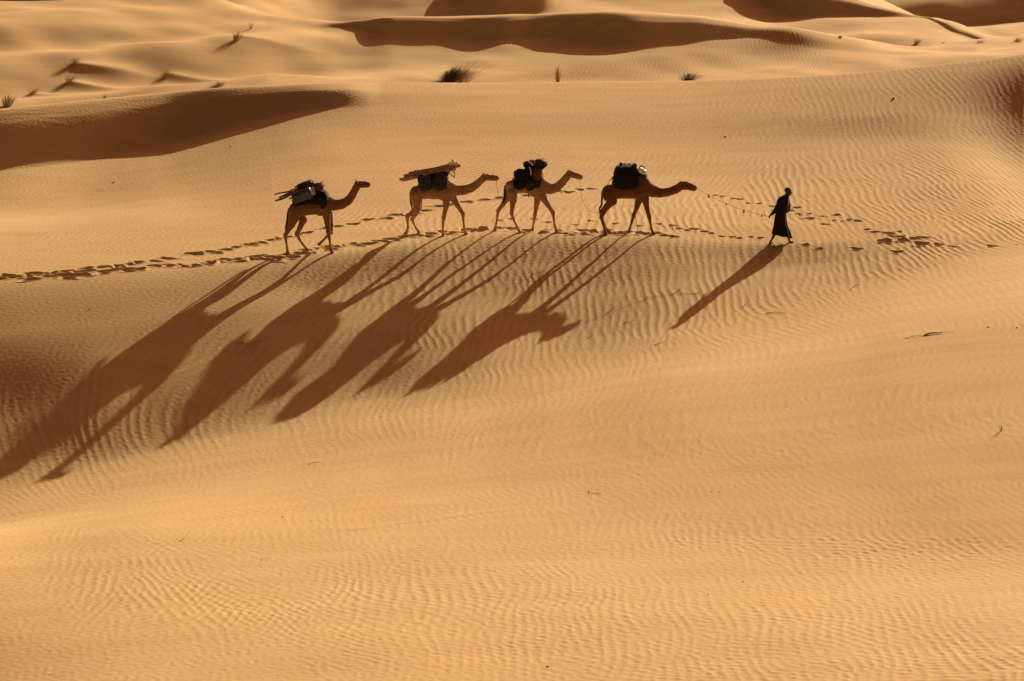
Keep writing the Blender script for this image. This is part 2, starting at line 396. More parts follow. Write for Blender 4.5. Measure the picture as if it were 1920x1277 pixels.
def sand_material():
    m, n, l, b = nodes("sand")
    tc = n.new("ShaderNodeTexCoord")
    n1 = n.new("ShaderNodeTexNoise"); n1.inputs["Scale"].default_value = .09; n1.inputs["Detail"].default_value = 4
    n2 = n.new("ShaderNodeTexNoise"); n2.inputs["Scale"].default_value = 40; n2.inputs["Detail"].default_value = 3
    r1 = n.new("ShaderNodeValToRGB")
    r1.color_ramp.elements[0].position = .35; r1.color_ramp.elements[0].color = (.505, .370, .168, 1)
    r1.color_ramp.elements[1].position = .65; r1.color_ramp.elements[1].color = (.510, .386, .186, 1)
    mx = n.new("ShaderNodeMix"); mx.data_type = 'RGBA'; mx.blend_type = 'MULTIPLY'; mx.inputs[0].default_value = 1
    r2 = n.new("ShaderNodeValToRGB")
    r2.color_ramp.elements[0].position = .3; r2.color_ramp.elements[0].color = (.90, .88, .86, 1)
    r2.color_ramp.elements[1].position = .7; r2.color_ramp.elements[1].color = (1.06, 1.06, 1.05, 1)
    l.new(tc.outputs["Object"], n1.inputs["Vector"]); l.new(tc.outputs["Object"], n2.inputs["Vector"])
    l.new(n1.outputs[0], r1.inputs[0]); l.new(n2.outputs[0], r2.inputs[0])
    l.new(r1.outputs[0], mx.inputs[6]); l.new(r2.outputs[0], mx.inputs[7])
    mp_ = n.new("ShaderNodeMapping"); mp_.inputs["Rotation"].default_value = (0, 0, .5); mp_.inputs["Scale"].default_value = (.35, 1.6, 1)
    n3 = n.new("ShaderNodeTexNoise"); n3.inputs["Scale"].default_value = .8; n3.inputs["Detail"].default_value = 6; n3.inputs["Roughness"].default_value = .6
    r3 = n.new("ShaderNodeValToRGB")
    r3.color_ramp.elements[0].position = .32; r3.color_ramp.elements[0].color = (.93, .905, .88, 1)
    r3.color_ramp.elements[1].position = .68; r3.color_ramp.elements[1].color = (1.03, 1.04, 1.05, 1)
    m3 = n.new("ShaderNodeMix"); m3.data_type = 'RGBA'; m3.blend_type = 'MULTIPLY'; m3.inputs[0].default_value = 1
    l.new(tc.outputs["Object"], mp_.inputs["Vector"]); l.new(mp_.outputs[0], n3.inputs["Vector"]); l.new(n3.outputs[0], r3.inputs[0])
    l.new(mx.outputs[2], m3.inputs[6]); l.new(r3.outputs[0], m3.inputs[7])
    l.new(m3.outputs[2], b.inputs["Base Color"])
    b.inputs["Roughness"].default_value = .95
    b.inputs["Specular IOR Level"].default_value = .1
    return m
SAND = sand_material()
ground = build_ground()
ground.data.materials.append(SAND)
#@@OBJECTS

# ------------------------------------------------------------------ helpers for built things
def simple_mat(name, col, rough=.8, noise=.25, scale=12, metal=0.0, col2=None):
    m, n, l, b = nodes(name)
    tc = n.new("ShaderNodeTexCoord")
    t = n.new("ShaderNodeTexNoise"); t.inputs["Scale"].default_value = scale; t.inputs["Detail"].default_value = 4
    r = n.new("ShaderNodeValToRGB")
    c2 = col2 or tuple(c * (1 - noise) for c in col)
    c1 = col if col2 else tuple(min(1, c * (1 + noise)) for c in col)
    r.color_ramp.elements[0].position = .35; r.color_ramp.elements[0].color = (*c2, 1)
    r.color_ramp.elements[1].position = .65; r.color_ramp.elements[1].color = (*c1, 1)
    l.new(tc.outputs["Object"], t.inputs["Vector"]); l.new(t.outputs[0], r.inputs[0]); l.new(r.outputs[0], b.inputs["Base Color"])
    bp = n.new("ShaderNodeBump"); bp.inputs["Strength"].default_value = .3; bp.inputs["Distance"].default_value = .01
    l.new(t.outputs[0], bp.inputs["Height"]); l.new(bp.outputs[0], b.inputs["Normal"])
    b.inputs["Roughness"].default_value = rough; b.inputs["Metallic"].default_value = metal
    b.inputs["Specular IOR Level"].default_value = .25
    return m

MATS = {
    'black': simple_mat("black_cloth", (.010, .010, .012), .85),
    'navy': simple_mat("dark_slate_cloth", (.040, .055, .070), .75, .4, 9, 0.0, (.012, .014, .018)),
    'blackgreen': simple_mat("dark_canvas", (.050, .048, .034), .8, .4, 7, 0.0, (.012, .011, .009)),
    'brown': simple_mat("brown_cloth", (.13, .062, .030), .85, .35),
    'tan': simple_mat("tan_cloth", (.36, .24, .13), .85),
    'red': simple_mat("red_cloth", (.42, .035, .025), .8),
    'white': simple_mat("white_cloth", (.78, .74, .66), .7, .08),
    'jug': simple_mat("white_plastic", (.80, .80, .74), .35, .05),
    'steel': simple_mat("dull_steel", (.085, .105, .12), .42, .2, 5, .55),
    'wood': simple_mat("dry_wood", (.21, .12, .065), .9, .4, 20),
    'pole': simple_mat("bleached_pole", (.40, .24, .13), .85, .3, 14),
    'rope': simple_mat("pale_rope", (.42, .32, .20), .9, .1),
    'redrope': simple_mat("reddish_rope", (.35, .12, .06), .9, .2),
    'skin': simple_mat("dark_skin", (.085, .040, .024), .6, .15),
    'hoof': simple_mat("dark_hair", (.035, .018, .010), .9),
    'turban': simple_mat("turban_cloth", (.07, .05, .045), .85, .2),
    'eye': simple_mat("dark_eye", (.01, .008, .006), .15, .05),
}

def link_mesh(name, verts, faces, mat, parent=None, loc=None, smooth_=True):
    me = bpy.data.meshes.new(name)
    vs = np.asarray(verts, float)
    if loc is not None: vs = vs - np.asarray(loc, float)[None]
    me.from_pydata([tuple(v) for v in vs], [], [tuple(int(i) for i in f) for f in faces])
    me.polygons.foreach_set("use_smooth", [smooth_] * len(me.polygons))
    me.update()
    if mat is not None: me.materials.append(mat)
    o = bpy.data.objects.new(name, me); COL.objects.link(o)
    if parent is not None:
        o.parent = parent
    elif loc is not None:
        o.location = loc
    return o

def tag(o, label, cat, group=None, kind=None):
    o['label'] = label; o['category'] = cat
    if group: o['group'] = group
    if kind: o['kind'] = kind
    return o

def empty(name, loc):
    o = bpy.data.objects.new(name, None); COL.objects.link(o); o.location = loc; o.empty_display_size = .1
    return o

# ---- smooth union of tapered limbs, turned into ONE closed surface (surface nets)
def blob_mesh(prims, vox, k=.03, ripplefn=None):
    P = np.array([[*p[0], p[2] if len(p) < 4 else p[2]] for p in prims])
    A = np.array([p[0] for p in prims], float); B = np.array([p[1] for p in prims], float)
    ra = np.array([p[2] for p in prims], float); rb = np.array([p[3] for p in prims], float)
    sq = [p[4] if len(p) > 4 else 1.0 for p in prims]
    R = np.maximum(ra, rb)[:, None]
    lo = np.minimum(A - R * 1.3, B - R * 1.3).min(0) - 3 * vox; hi = np.maximum(A + R * 1.3, B + R * 1.3).max(0) + 3 * vox
    n = np.ceil((hi - lo) / vox).astype(int) + 1
    D = np.full(n, 1e3, np.float32)
    ax = [lo[i] + vox * np.arange(n[i]) for i in range(3)]
    for a, b, r1, r2, s in zip(A, B, ra, rb, sq):
        rm = max(r1, r2) * max(1, s) + 4 * k + 2 * vox
        l_ = np.minimum(a, b) - rm; h_ = np.maximum(a, b) + rm
        i0 = np.clip(np.floor((l_ - lo) / vox).astype(int), 0, n - 1); i1 = np.clip(np.ceil((h_ - lo) / vox).astype(int) + 1, 1, n)
        X = ax[0][i0[0]:i1[0]][:, None, None]; Y = ax[1][i0[1]:i1[1]][None, :, None]; Z = ax[2][i0[2]:i1[2]][None, None, :]
        ab = b - a; L2 = max(float(ab @ ab), 1e-9)
        t = np.clip(((X - a[0]) * ab[0] + (Y - a[1]) * ab[1] + (Z - a[2]) * ab[2]) / L2, 0, 1)
        dx = X - a[0] - t * ab[0]; dy = (Y - a[1] - t * ab[1]) / s; dz = Z - a[2] - t * ab[2]
        d = np.sqrt(dx * dx + dy * dy + dz * dz) - (r1 + (r2 - r1) * t)
        S = D[i0[0]:i1[0], i0[1]:i1[1], i0[2]:i1[2]]
        h = np.clip(.5 + .5 * (S - d) / k, 0, 1)
        D[i0[0]:i1[0], i0[1]:i1[1], i0[2]:i1[2]] = S + (d - S) * h - k * h * (1 - h)
    if ripplefn is not None:
        D += ripplefn(ax[0][:, None, None], ax[1][None, :, None], ax[2][None, None, :])
    ins = D < 0
    c = [ins[i:n[0]-1+i, j:n[1]-1+j, l:n[2]-1+l] for i in (0, 1) for j in (0, 1) for l in (0, 1)]
    cs = sum(x.astype(np.int8) for x in c)
    act = (cs > 0) & (cs < 8)
    idx = -np.ones(act.shape, int); cells = np.argwhere(act); idx[act] = np.arange(len(cells))
    acc = np.zeros((len(cells), 3)); cnt = np.zeros(len(cells))
    off = [(i, j, l) for i in (0, 1) for j in (0, 1) for l in (0, 1)]
    Dv = [D[cells[:, 0] + o[0], cells[:, 1] + o[1], cells[:, 2] + o[2]] for o in off]
    for p in range(8):
        for q in range(p + 1, 8):
            if sum(abs(off[p][m] - off[q][m]) for m in range(3)) != 1: continue
            cr = (Dv[p] < 0) != (Dv[q] < 0)
            den = Dv[p] - Dv[q]; t = np.where(cr, Dv[p] / np.where(np.abs(den) < 1e-9, 1, den), 0)
            pt = np.array(off[p])[None] + t[:, None] * (np.array(off[q]) - np.array(off[p]))[None]
            acc += np.where(cr[:, None], pt, 0); cnt += cr
    V = lo + vox * (cells + acc / cnt[:, None])
    F = []
    for axis in range(3):
        u, v = [(1, 2), (2, 0), (0, 1)][axis]
        sl0 = [slice(1, -1)] * 3; sl1 = [slice(1, -1)] * 3
        sl0[axis] = slice(0, n[axis] - 1); sl1[axis] = slice(1, n[axis])
        a_, b_ = ins[tuple(sl0)], ins[tuple(sl1)]
        e = np.argwhere(a_ != b_)
        if len(e) == 0: continue
        fl = a_[tuple(e.T)]
        base = e.copy(); base[:, u] += 1; base[:, v] += 1
        def cell(du, dv):
            q = base.copy(); q[:, u] -= du; q[:, v] -= dv
            return idx[tuple(q.T)]
        quad = np.stack([cell(1, 1), cell(0, 1), cell(0, 0), cell(1, 0)], 1)
        quad[~fl] = quad[~fl][:, ::-1]
        F.append(quad)
    F = np.concatenate(F); F = F[(F >= 0).all(1)]
    return V, F

def ray_plane(px, py, yp):                           # point where a sight line meets the upright plane at distance yp
    d = np.array([(px - W0 / 2) / FPX, CP - SP * (py - H0 / 2) / FPX, -SP - CP * (py - H0 / 2) / FPX])
    t = yp / d[1]
    return np.array([0, 0, CAMZ]) + t * d

class View:
    """measures of one animal or figure: drawn coordinates of its side view turned into metres in its own upright plane"""
    def __init__(s, ox, oy, sc, yp): s.ox, s.oy, s.sc, s.yp = ox, oy, sc, yp; s.m = yp * 1.01 / FPX / sc
    def __call__(s, x, y, off=0.0):
        return ray_plane(s.ox + x / s.sc, s.oy + y / s.sc, s.yp + off)
    def r(s, v): return v * s.m

def tube(pts, rads, nseg=8, closed_ends=True):
    pts = [Vector(p) for p in pts]; V, F = [], []
    up0 = Vector((0.13, .9, .41)).normalized()
    for i, p in enumerate(pts):
        t = (pts[min(i + 1, len(pts) - 1)] - pts[max(i - 1, 0)]).normalized()
        a = t.cross(up0).normalized(); b = t.cross(a)
        rr_ = rads[i] if hasattr(rads, '__len__') else rads
        for k in range(nseg):
            an = 2 * math.pi * k / nseg
            V.append(p + (a * math.cos(an) + b * math.sin(an)) * rr_)
    for i in range(len(pts) - 1):
        for k in range(nseg):
            k2 = (k + 1) % nseg
            F.append((i * nseg + k, i * nseg + k2, (i + 1) * nseg + k2, (i + 1) * nseg + k))
    if closed_ends:
        F.append(tuple(range(nseg))[::-1]); F.append(tuple((len(pts) - 1) * nseg + k for k in range(nseg)))
    return V, F

def merge(parts):
    V, F = [], []
    for v, f in parts:
        o = len(V); V += [tuple(x) for x in v]; F += [tuple(i + o for i in q) for q in f]
    return V, F

def spline(pts, n):
    pts = np.array([tuple(p) for p in pts]); t = np.concatenate([[0], np.cumsum(np.linalg.norm(np.diff(pts, axis=0), axis=1))])
    q = np.linspace(0, t[-1], n)
    return np.stack([pchip(t, pts[:, i], q) for i in range(3)], 1)

def bag(name, c, dims, mat, parent=None, rot=0.0, seed=0, lump=.10, boxy=2.6, tilt=0.0, creases=5.0, loc=None):
    """soft pack: a rounded box of cloth with sagging lumps and creases"""
    bm = bmesh.new(); bmesh.ops.create_icosphere(bm, subdivisions=5, radius=1)
    rg = random.Random(seed); ph = [rg.uniform(0, 6.28) for _ in range(9)]
    vs = []
    lump *= 1.3
    for v in bm.verts:
        x, y, z = v.co
        n = (abs(x) ** boxy + abs(y) ** boxy + abs(z) ** boxy) ** (1 / boxy)
        k = 1 / n
        w = (math.sin(2.1 * x + 1.7 * z + ph[0]) + math.sin(3.3 * z - 2.2 * y + ph[1]) + math.sin(2.7 * y + 3.1 * x + ph[2])) / 3
        cr = math.sin(creases * (x + .6 * z) + ph[3] + 2 * w) * math.sin(creases * .7 * (z - .5 * x) + ph[4])
        k *= 1 + lump * w + lump * .35 * abs(cr) + lump * .15 * math.sin(creases * 2.7 * z + 3 * w + ph[5])
        p = Vector((x * k * dims[0] / 2, y * k * dims[1] / 2, z * k * dims[2] / 2))
        p.z -= .05 * dims[2] * (1 - (2 * p.x / dims[0]) ** 2) * (1 if z < 0 else .2)
        p = Matrix.Rotation(tilt, 3, 'X') @ (Matrix.Rotation(rot, 3, 'Y') @ p)
        vs.append(p + Vector(c))
    fs = [[q.index for q in f.verts] for f in bm.faces]
    bm.free()
    return link_mesh(name, vs, fs, mat, parent, loc=(None if parent else c) if loc is None else loc)

def child(name, verts, faces, mat, parent, smooth_=True):
    """mesh given in world measures, hung under its thing"""
    o = link_mesh(name, np.asarray([tuple(v) for v in verts]) - np.array(parent.location)[None], faces, mat, parent, smooth_=smooth_)
    return o
def child_bag(name, c, dims, mat, parent, **kw):
    return bag(name, tuple(np.array(c) - np.array(parent.location)), dims, mat, parent, **kw)

def strap(V_, x0, y0, x1, y1, off, w, mat, parent, name='strap', bulge=.0):
    a, b = V_(x0, y0, off), V_(x1, y1, off)
    pts = [a + (b - a) * t + np.array([0, -bulge * math.sin(math.pi * t), 0]) for t in np.linspace(0, 1, 9)]
    v, f = tube(pts, V_.r(w), 6)
    return child(name, v, f, mat, parent)

# ------------------------------------------------------------------ the camels
def fur(name, c, leg):
    m, n, l, b = nodes(name)
    tc = n.new("ShaderNodeTexCoord")
    t = n.new("ShaderNodeTexNoise"); t.inputs["Scale"].default_value = 9; t.inputs["Detail"].default_value = 5
    t2 = n.new("ShaderNodeTexNoise"); t2.inputs["Scale"].default_value = 60; t2.inputs["Detail"].default_value = 2
    sep = n.new("ShaderNodeSeparateXYZ"); l.new(tc.outputs["Object"], sep.inputs[0])
    mr = n.new("ShaderNodeMapRange"); mr.inputs[1].default_value = .35; mr.inputs[2].default_value = .95
    ad = n.new("ShaderNodeMath"); ad.operation = 'MULTIPLY_ADD'; ad.inputs[1].default_value = .35; 
    l.new(t.outputs[0], ad.inputs[0]); l.new(sep.outputs[2], ad.inputs[2]); l.new(ad.outputs[0], mr.inputs[0])
    mx = n.new("ShaderNodeMix"); mx.data_type = 'RGBA'; mx.inputs[6].default_value = (*leg, 1); mx.inputs[7].default_value = (*c, 1)
    l.new(mr.outputs[0], mx.inputs[0])
    m2 = n.new("ShaderNodeMix"); m2.data_type = 'RGBA'; m2.blend_type = 'MULTIPLY'; m2.inputs[0].default_value = .8
    r = n.new("ShaderNodeValToRGB"); r.color_ramp.elements[0].position = .3; r.color_ramp.elements[0].color = (.6, .6, .6, 1)
    r.color_ramp.elements[1].position = .7; r.color_ramp.elements[1].color = (1.15, 1.12, 1.1, 1)
    l.new(t.outputs[0], r.inputs[0]); l.new(mx.outputs[2], m2.inputs[6]); l.new(r.outputs[0], m2.inputs[7])
    l.new(m2.outputs[2], b.inputs["Base Color"])
    bp = n.new("ShaderNodeBump"); bp.inputs["Strength"].default_value = .5; bp.inputs["Distance"].default_value = .012
    l.new(t2.outputs[0], bp.inputs["Height"]); l.new(bp.outputs[0], b.inputs["Normal"])
    b.inputs["Roughness"].default_value = .85; b.inputs["Specular IOR Level"].default_value = .15
    b.inputs["Sheen Weight"].default_value = .25; b.inputs["Sheen Roughness"].default_value = .5
    return m

def make_camel(V_, foot, torso, neck, head, legs, tail, fmat, label, muzzle_dir):
    pr = []
    def add(pts, off=None, sy=1.0):
        for (a, b) in zip(pts[:-1], pts[1:]):
            oa = a[3] if len(a) > 3 else (off or 0); ob = b[3] if len(b) > 3 else (off or 0)
            pr.append((V_(a[0], a[1], oa), V_(b[0], b[1], ob), V_.r(a[2]), V_.r(b[2]), sy))
    for ch in torso: add(ch, 0, 1.12)
    add(neck, 0, .8)
    head = [(x, y, q * 1.12) for x, y, q in head]
    add(head, 0, .78)
    # brow, ears, nostril lip, chin
    p0, p1 = head[0], head[-1]
    ex, ey = p0[0], p0[1] - p0[2] * .8
    for sg in (-1, 1):
        o = sg * V_.r(p0[2]) * .75
        pr.append((V_(ex - 6, ey + 8, o), V_(ex - 24, ey - 20, o * 1.15), V_.r(11), V_.r(6), 1))
        bx, by = p0[0] * .6 + p1[0] * .4, p0[1] * .6 + p1[1] * .4
        pr.append((V_(bx - 4, by - p0[2] * .55, o * .75), V_(bx + 12, by - p0[2] * .5, o * .65), V_.r(10), V_.r(7), 1))
    pr.append((V_(p1[0] - 24, p1[1] + p1[2] * .65, 0), V_(p1[0] - 6, p1[1] + p1[2] * .75, 0), V_.r(14), V_.r(11), .8))   # lower lip
    pr.append((V_(p0[0] - 8, p0[1] - p0[2] * .45, 0), V_(p0[0] + 22, p0[1] - p0[2] * .42, 0), V_.r(24), V_.r(19), .9))   # crown of the head
    pr.append((V_(p1[0] + 4, p1[1] - 3, 0), V_(p1[0] + 10, p1[1] + 8, 0), V_.r(17), V_.r(13), .9))
    feet = []
    for ch, off in legs:
        q = V_(ch[-1][0], ch[-1][1], off)
        dz = height(q[0], q[1]) + V_.r(ch[-1][2]) * .62 - q[2]
        if dz > -.15:
            ch = [(c[0], c[1] - dz / V_.m / CP * w_, c[2]) for c, w_ in zip(ch, [0] * (len(ch) - 3) + [.35, .7, 1.0])]
        pass
        add(ch, off, .85)
        fx, fy, fr = ch[-1][:3]
        # broad two-toed pad
        for s2 in (-1, 1):
            pr.append((V_(fx - fr * .2, fy - fr * .15, off), V_(fx + fr * .95, fy + fr * .12, off + s2 * .035), V_.r(fr * .62), V_.r(fr * .45), 1))
        feet.append((fx, fy, off))
    vox = .0155
    v, f = blob_mesh(pr, vox, k=.035)
    loc = V_(foot[0], foot[1], 0)
    loc = (float(loc[0]), float(V_.yp), float(loc[2]))
    body = link_mesh("camel", v, f, fmat, None, loc=loc)
    tag(body, label, "camel", "camels walking in a string")
    # tail of dark hair
    tp = [V_(x, y, .02) for x, y, r_ in tail]
    sp = spline(tp, 14)
    rads = np.interp(np.linspace(0, 1, 14), np.linspace(0, 1, len(tail)), [V_.r(t_[2]) for t_ in tail])
    tv, tf = tube(sp, list(rads), 8)
    child("tail", tv, tf, MATS['hoof'], body)
    # shaggy hair under the neck, on the crown and along the hump
    hr = random.Random(int(foot[0])); hv, hf = [], []
    def strand(p, d, L, w):
        o_ = len(hv); side = np.cross(d, [0, 1, 0]); side = side / (np.linalg.norm(side) + 1e-9) * w
        for t_, q_ in ((0, 1), (.55, .8), (1, .1)):
            c_ = p + d * L * t_ + np.array([0, 0, -.35 * L * t_ * t_]); hv.extend([tuple(c_ - side * q_), tuple(c_ + side * q_)])
        hf.extend([(o_, o_ + 1, o_ + 3, o_ + 2), (o_ + 2, o_ + 3, o_ + 5, o_ + 4)])
    def fringe(ch, sgn, n_, L0, spread):
        for _ in range(n_):
            k_ = hr.randrange(len(ch) - 1); t_ = hr.random()
            a_, b_ = ch[k_], ch[k_ + 1]
            x_, y_, q_ = [a_[i_] + (b_[i_] - a_[i_]) * t_ for i_ in range(3)]
            ang = hr.uniform(-spread, spread); off_ = V_.r(q_) * .85 * math.sin(ang)
            dx_, dy_ = b_[0] - a_[0], b_[1] - a_[1]; nl = math.hypot(dx_, dy_)
            nx_, ny_ = -dy_ / nl * sgn, dx_ / nl * sgn
            base_ = V_(x_ + nx_ * q_ * .96 * math.cos(ang), y_ + ny_ * q_ * .96 * math.cos(ang), off_)
            d_ = np.array([nx_ * math.cos(ang) + hr.uniform(-.5, .2), math.sin(ang), -ny_ * math.cos(ang) + hr.uniform(-.2, .2)])
            strand(base_, d_ / np.linalg.norm(d_), L0 * hr.uniform(.5, 1.2), .006)
    fringe(neck, 1, 420, .020, 1.0)
    fringe(neck, -1, 160, .014, .8)
    for ch in torso[1:2]: fringe(ch, -1, 260, .026, 1.1)
    for ch in torso[-1:]: fringe(ch, 1, 90, .03, .9)
    for ch, off in legs[:2]:
        pass
    child("shaggy_hair", hv, hf, fmat, body, smooth_=False)
    # eyes
    for sg in (-1, 1):
        bx, by = p0[0] * .55 + p1[0] * .45, p0[1] * .55 + p1[1] * .45 - p0[2] * .25
        bm = bmesh.new(); bmesh.ops.create_uvsphere(bm, u_segments=10, v_segments=8, radius=V_.r(6))
        c = V_(bx, by, sg * V_.r(p0[2]) * .72)
        vs = [tuple(np.array(q.co) + c) for q in bm.verts]; fs = [[w.index for w in f_.verts] for f_ in bm.faces]; bm.free()
        child("eye", vs, fs, MATS['eye'], body)
    # rope halter: noseband, cheek line and neck loop
    mx_, my_ = p0[0] * .35 + p1[0] * .65, p0[1] * .35 + p1[1] * .65
    rr_ = V_.r(p0[2] * .35 + p1[2] * .65) + .008
    ring = []
    d = np.array([math.cos(muzzle_dir), 0, -math.sin(muzzle_dir)]); nrm = np.array([math.sin(muzzle_dir), 0, math.cos(muzzle_dir)])
    cc = V_(mx_, my_, 0)
    for k in range(17):
        a = 2 * math.pi * k / 16
        ring.append(cc + (nrm * math.cos(a) * rr_ * 1.05 + np.array([0, math.sin(a) * rr_ * .88, 0])))
    parts = [tube(ring, .006, 5)]
    cc2 = V_(p0[0] - 4, p0[1] + 4, 0); r2_ = V_.r(p0[2]) + .012
    ring2 = [cc2 + (nrm * math.cos(2 * math.pi * k / 16) * r2_ * 1.12 + np.array([0, math.sin(2 * math.pi * k / 16) * r2_ * .85, 0])) for k in range(17)]
    parts.append(tube(ring2, .006, 5))
    for k in (4, 12):
        parts.append(tube([ring[k], (np.array(ring[k]) + np.array(ring2[k])) / 2, ring2[k]], .007, 5))
    hv, hf = merge(parts)
    child("halter", hv, hf, MATS['brown'], body)
    return body

def track_y(px, py):                                 # distance of the ground under a foot
    return ground_at(px, py).y

def pad(V_, pts, mat, name, label, cat, half=.30, thick=.03):
    """saddle blanket wrapped over the back: pts = drawn top line and hanging edge"""
    top, low = pts
    n, m = 15, 17
    V, F = [], []
    for i in range(n):
        t = i / (n - 1)
        tx = top[0][0] + (top[1][0] - top[0][0]) * t; ty = pchip([0, .5, 1], [top[0][1], (top[0][1] + top[1][1]) / 2 - top[2], top[1][1]], [t])[0]
        lx = low[0][0] + (low[1][0] - low[0][0]) * t; ly = low[0][1] + (low[1][1] - low[0][1]) * t + 6 * math.sin(9 * t)
        T = V_(tx, ty, 0); L = V_(lx, ly, -half)
        H_ = T[2] - L[2]
        for j in range(m):
            a = -math.pi / 2 * 1.0 + math.pi * j / (m - 1)
            s_ = math.sin(a); c_ = math.cos(a)
            V.append((T[0] * c_ + L[0] * (1 - c_), V_.yp + (half + .012 * math.sin(5 * t + 3 * a)) * (abs(s_) ** .7) * (1 if s_ > 0 else -1), L[2] + H_ * c_ ** .8 if c_ > 1e-6 else L[2]))
    for i in range(n - 1):
        for j in range(m - 1):
            F.append((i * m + j, i * m + j + 1, (i + 1) * m + j + 1, (i + 1) * m + j))
    o = link_mesh(name, V, F, mat, None, loc=(V[m * (n // 2) + m // 2]))
    md = o.modifiers.new("thickness", 'SOLIDIFY'); md.thickness = thick; md.offset = 0
    tag(o, label, cat)
    return o

# ---- rearmost camel (left)
Y1 = track_y(590, 472)
C1 = View(480, 280, 5.804, Y1)
F1 = fur("fur_russet", (.24, .115, .055), (.33, .19, .10))
camel1 = make_camel(C1, (590, 1095),
    [[(425, 650, 68), (520, 640, 82), (620, 625, 86), (735, 620, 92)], [(520, 590, 66), (610, 545, 64), (740, 545, 66)], [(735, 560, 70), (800, 590, 68)], [(735, 650, 84), (700, 672, 56)]],
    [(790, 585, 80), (850, 605, 62), (925, 598, 54), (1000, 560, 47), (1050, 495, 41), (1085, 425, 38), (1105, 390, 37)],
    [(1108, 385, 36), (1150, 382, 33), (1185, 380, 29), (1218, 384, 26)],
    [([(425, 680, 72), (405, 760, 55), (385, 820, 40), (345, 890, 25), (322, 930, 22), (326, 985, 14), (338, 1060, 13), (345, 1108, 17)], -.13),
     ([(465, 690, 66), (515, 765, 42), (480, 850, 28), (448, 915, 24), (470, 965, 15), (510, 1010, 13), (560, 1062, 17)], .13),
     ([(765, 690, 52), (775, 800, 29), (788, 905, 24), (800, 960, 14), (812, 1040, 13), (826, 1075, 18)], -.12),
     ([(790, 690, 46), (815, 820, 26), (815, 905, 22), (770, 950, 14), (715, 1005, 13), (685, 1035, 18)], .12)],
    [(362, 640, 9), (345, 700, 10), (340, 790, 13), (325, 870, 15), (322, 905, 6)], F1,
    "leftmost camel at the tail of the string, carrying firewood and a metal canister", 0.0)

# ---- second camel
Y2 = track_y(820, 440)
C2 = View(720, 280, 7.096, Y2)
F2 = fur("fur_fawn", (.40, .225, .120), (.50, .32, .19))
camel2 = make_camel(C2, (700, 1130),
    [[(425, 565, 78), (540, 560, 98), (660, 555, 108), (820, 560, 112)], [(560, 500, 80), (650, 440, 100), (740, 440, 95), (830, 480, 92)], [(820, 500, 100), (890, 520, 88)], [(840, 600, 88), (780, 620, 62)]],
    [(880, 520, 98), (960, 545, 70), (1060, 542, 64), (1160, 512, 56), (1240, 460, 48), (1310, 395, 44), (1335, 375, 42)],
    [(1345, 368, 42), (1400, 374, 38), (1450, 378, 34), (1498, 382, 32)],
    [([(420, 610, 84), (430, 700, 66), (435, 780, 48), (370, 850, 32), (312, 892, 28), (312, 950, 17), (318, 1050, 15), (308, 1105, 18), (285, 1150, 24)], -.14),
     ([(450, 640, 70), (460, 770, 46), (420, 860, 30), (375, 930, 25), (395, 1000, 15), (430, 1085, 14), (462, 1148, 20)], .14),
     ([(830, 650, 58), (826, 760, 36), (795, 905, 27), (786, 980, 16), (782, 1070, 15), (785, 1118, 20)], -.13),
     ([(915, 640, 58), (975, 740, 34), (1050, 855, 28), (1055, 930, 16), (1068, 1020, 15), (1090, 1078, 22)], .13)],
    [(352, 560, 10), (350, 640, 11), (362, 740, 12), (372, 790, 6)], F2,
    "second camel from the left, fawn, loaded with a bundle of long poles", .05)

# ---- third camel
Y3 = track_y(985, 434)
C3 = View(900, 280, 7.095, Y3)
F3 = fur("fur_tan", (.41, .23, .12), (.50, .31, .18))
camel3 = make_camel(C3, (620, 1070),
    [[(410, 490, 78), (520, 490, 92), (640, 485, 102), (800, 500, 108)], [(520, 440, 70), (620, 400, 92), (720, 400, 90), (800, 440, 86)], [(800, 450, 92), (860, 490, 82)], [(750, 560, 92), (700, 560, 70)]],
    [(850, 490, 92), (930, 525, 72), (1010, 512, 60), (1080, 455, 52), (1140, 385, 46), (1180, 335, 43)],
    [(1195, 325, 42), (1250, 342, 38), (1300, 356, 33), (1340, 368, 29)],
    [([(395, 560, 72), (350, 660, 46), (300, 740, 30), (242, 815, 25), (232, 870, 16), (215, 960, 14), (200, 1028, 19)], .13),
     ([(425, 580, 76), (442, 680, 48), (430, 770, 30), (420, 850, 25), (445, 910, 16), (490, 985, 14), (530, 1040, 20)], -.13),
     ([(770, 640, 52), (748, 770, 30), (730, 880, 24), (715, 960, 15), (704, 1030, 14), (702, 1066, 18)], .12),
     ([(830, 630, 56), (900, 735, 33), (972, 840, 28), (982, 920, 16), (995, 1000, 15), (1018, 1075, 24)], -.12)],
    [(332, 480, 10), (328, 580, 14), (325, 670, 16), (300, 730, 7)], F3,
    "third camel from the left, tan, under black packs and a brown bag", .27)

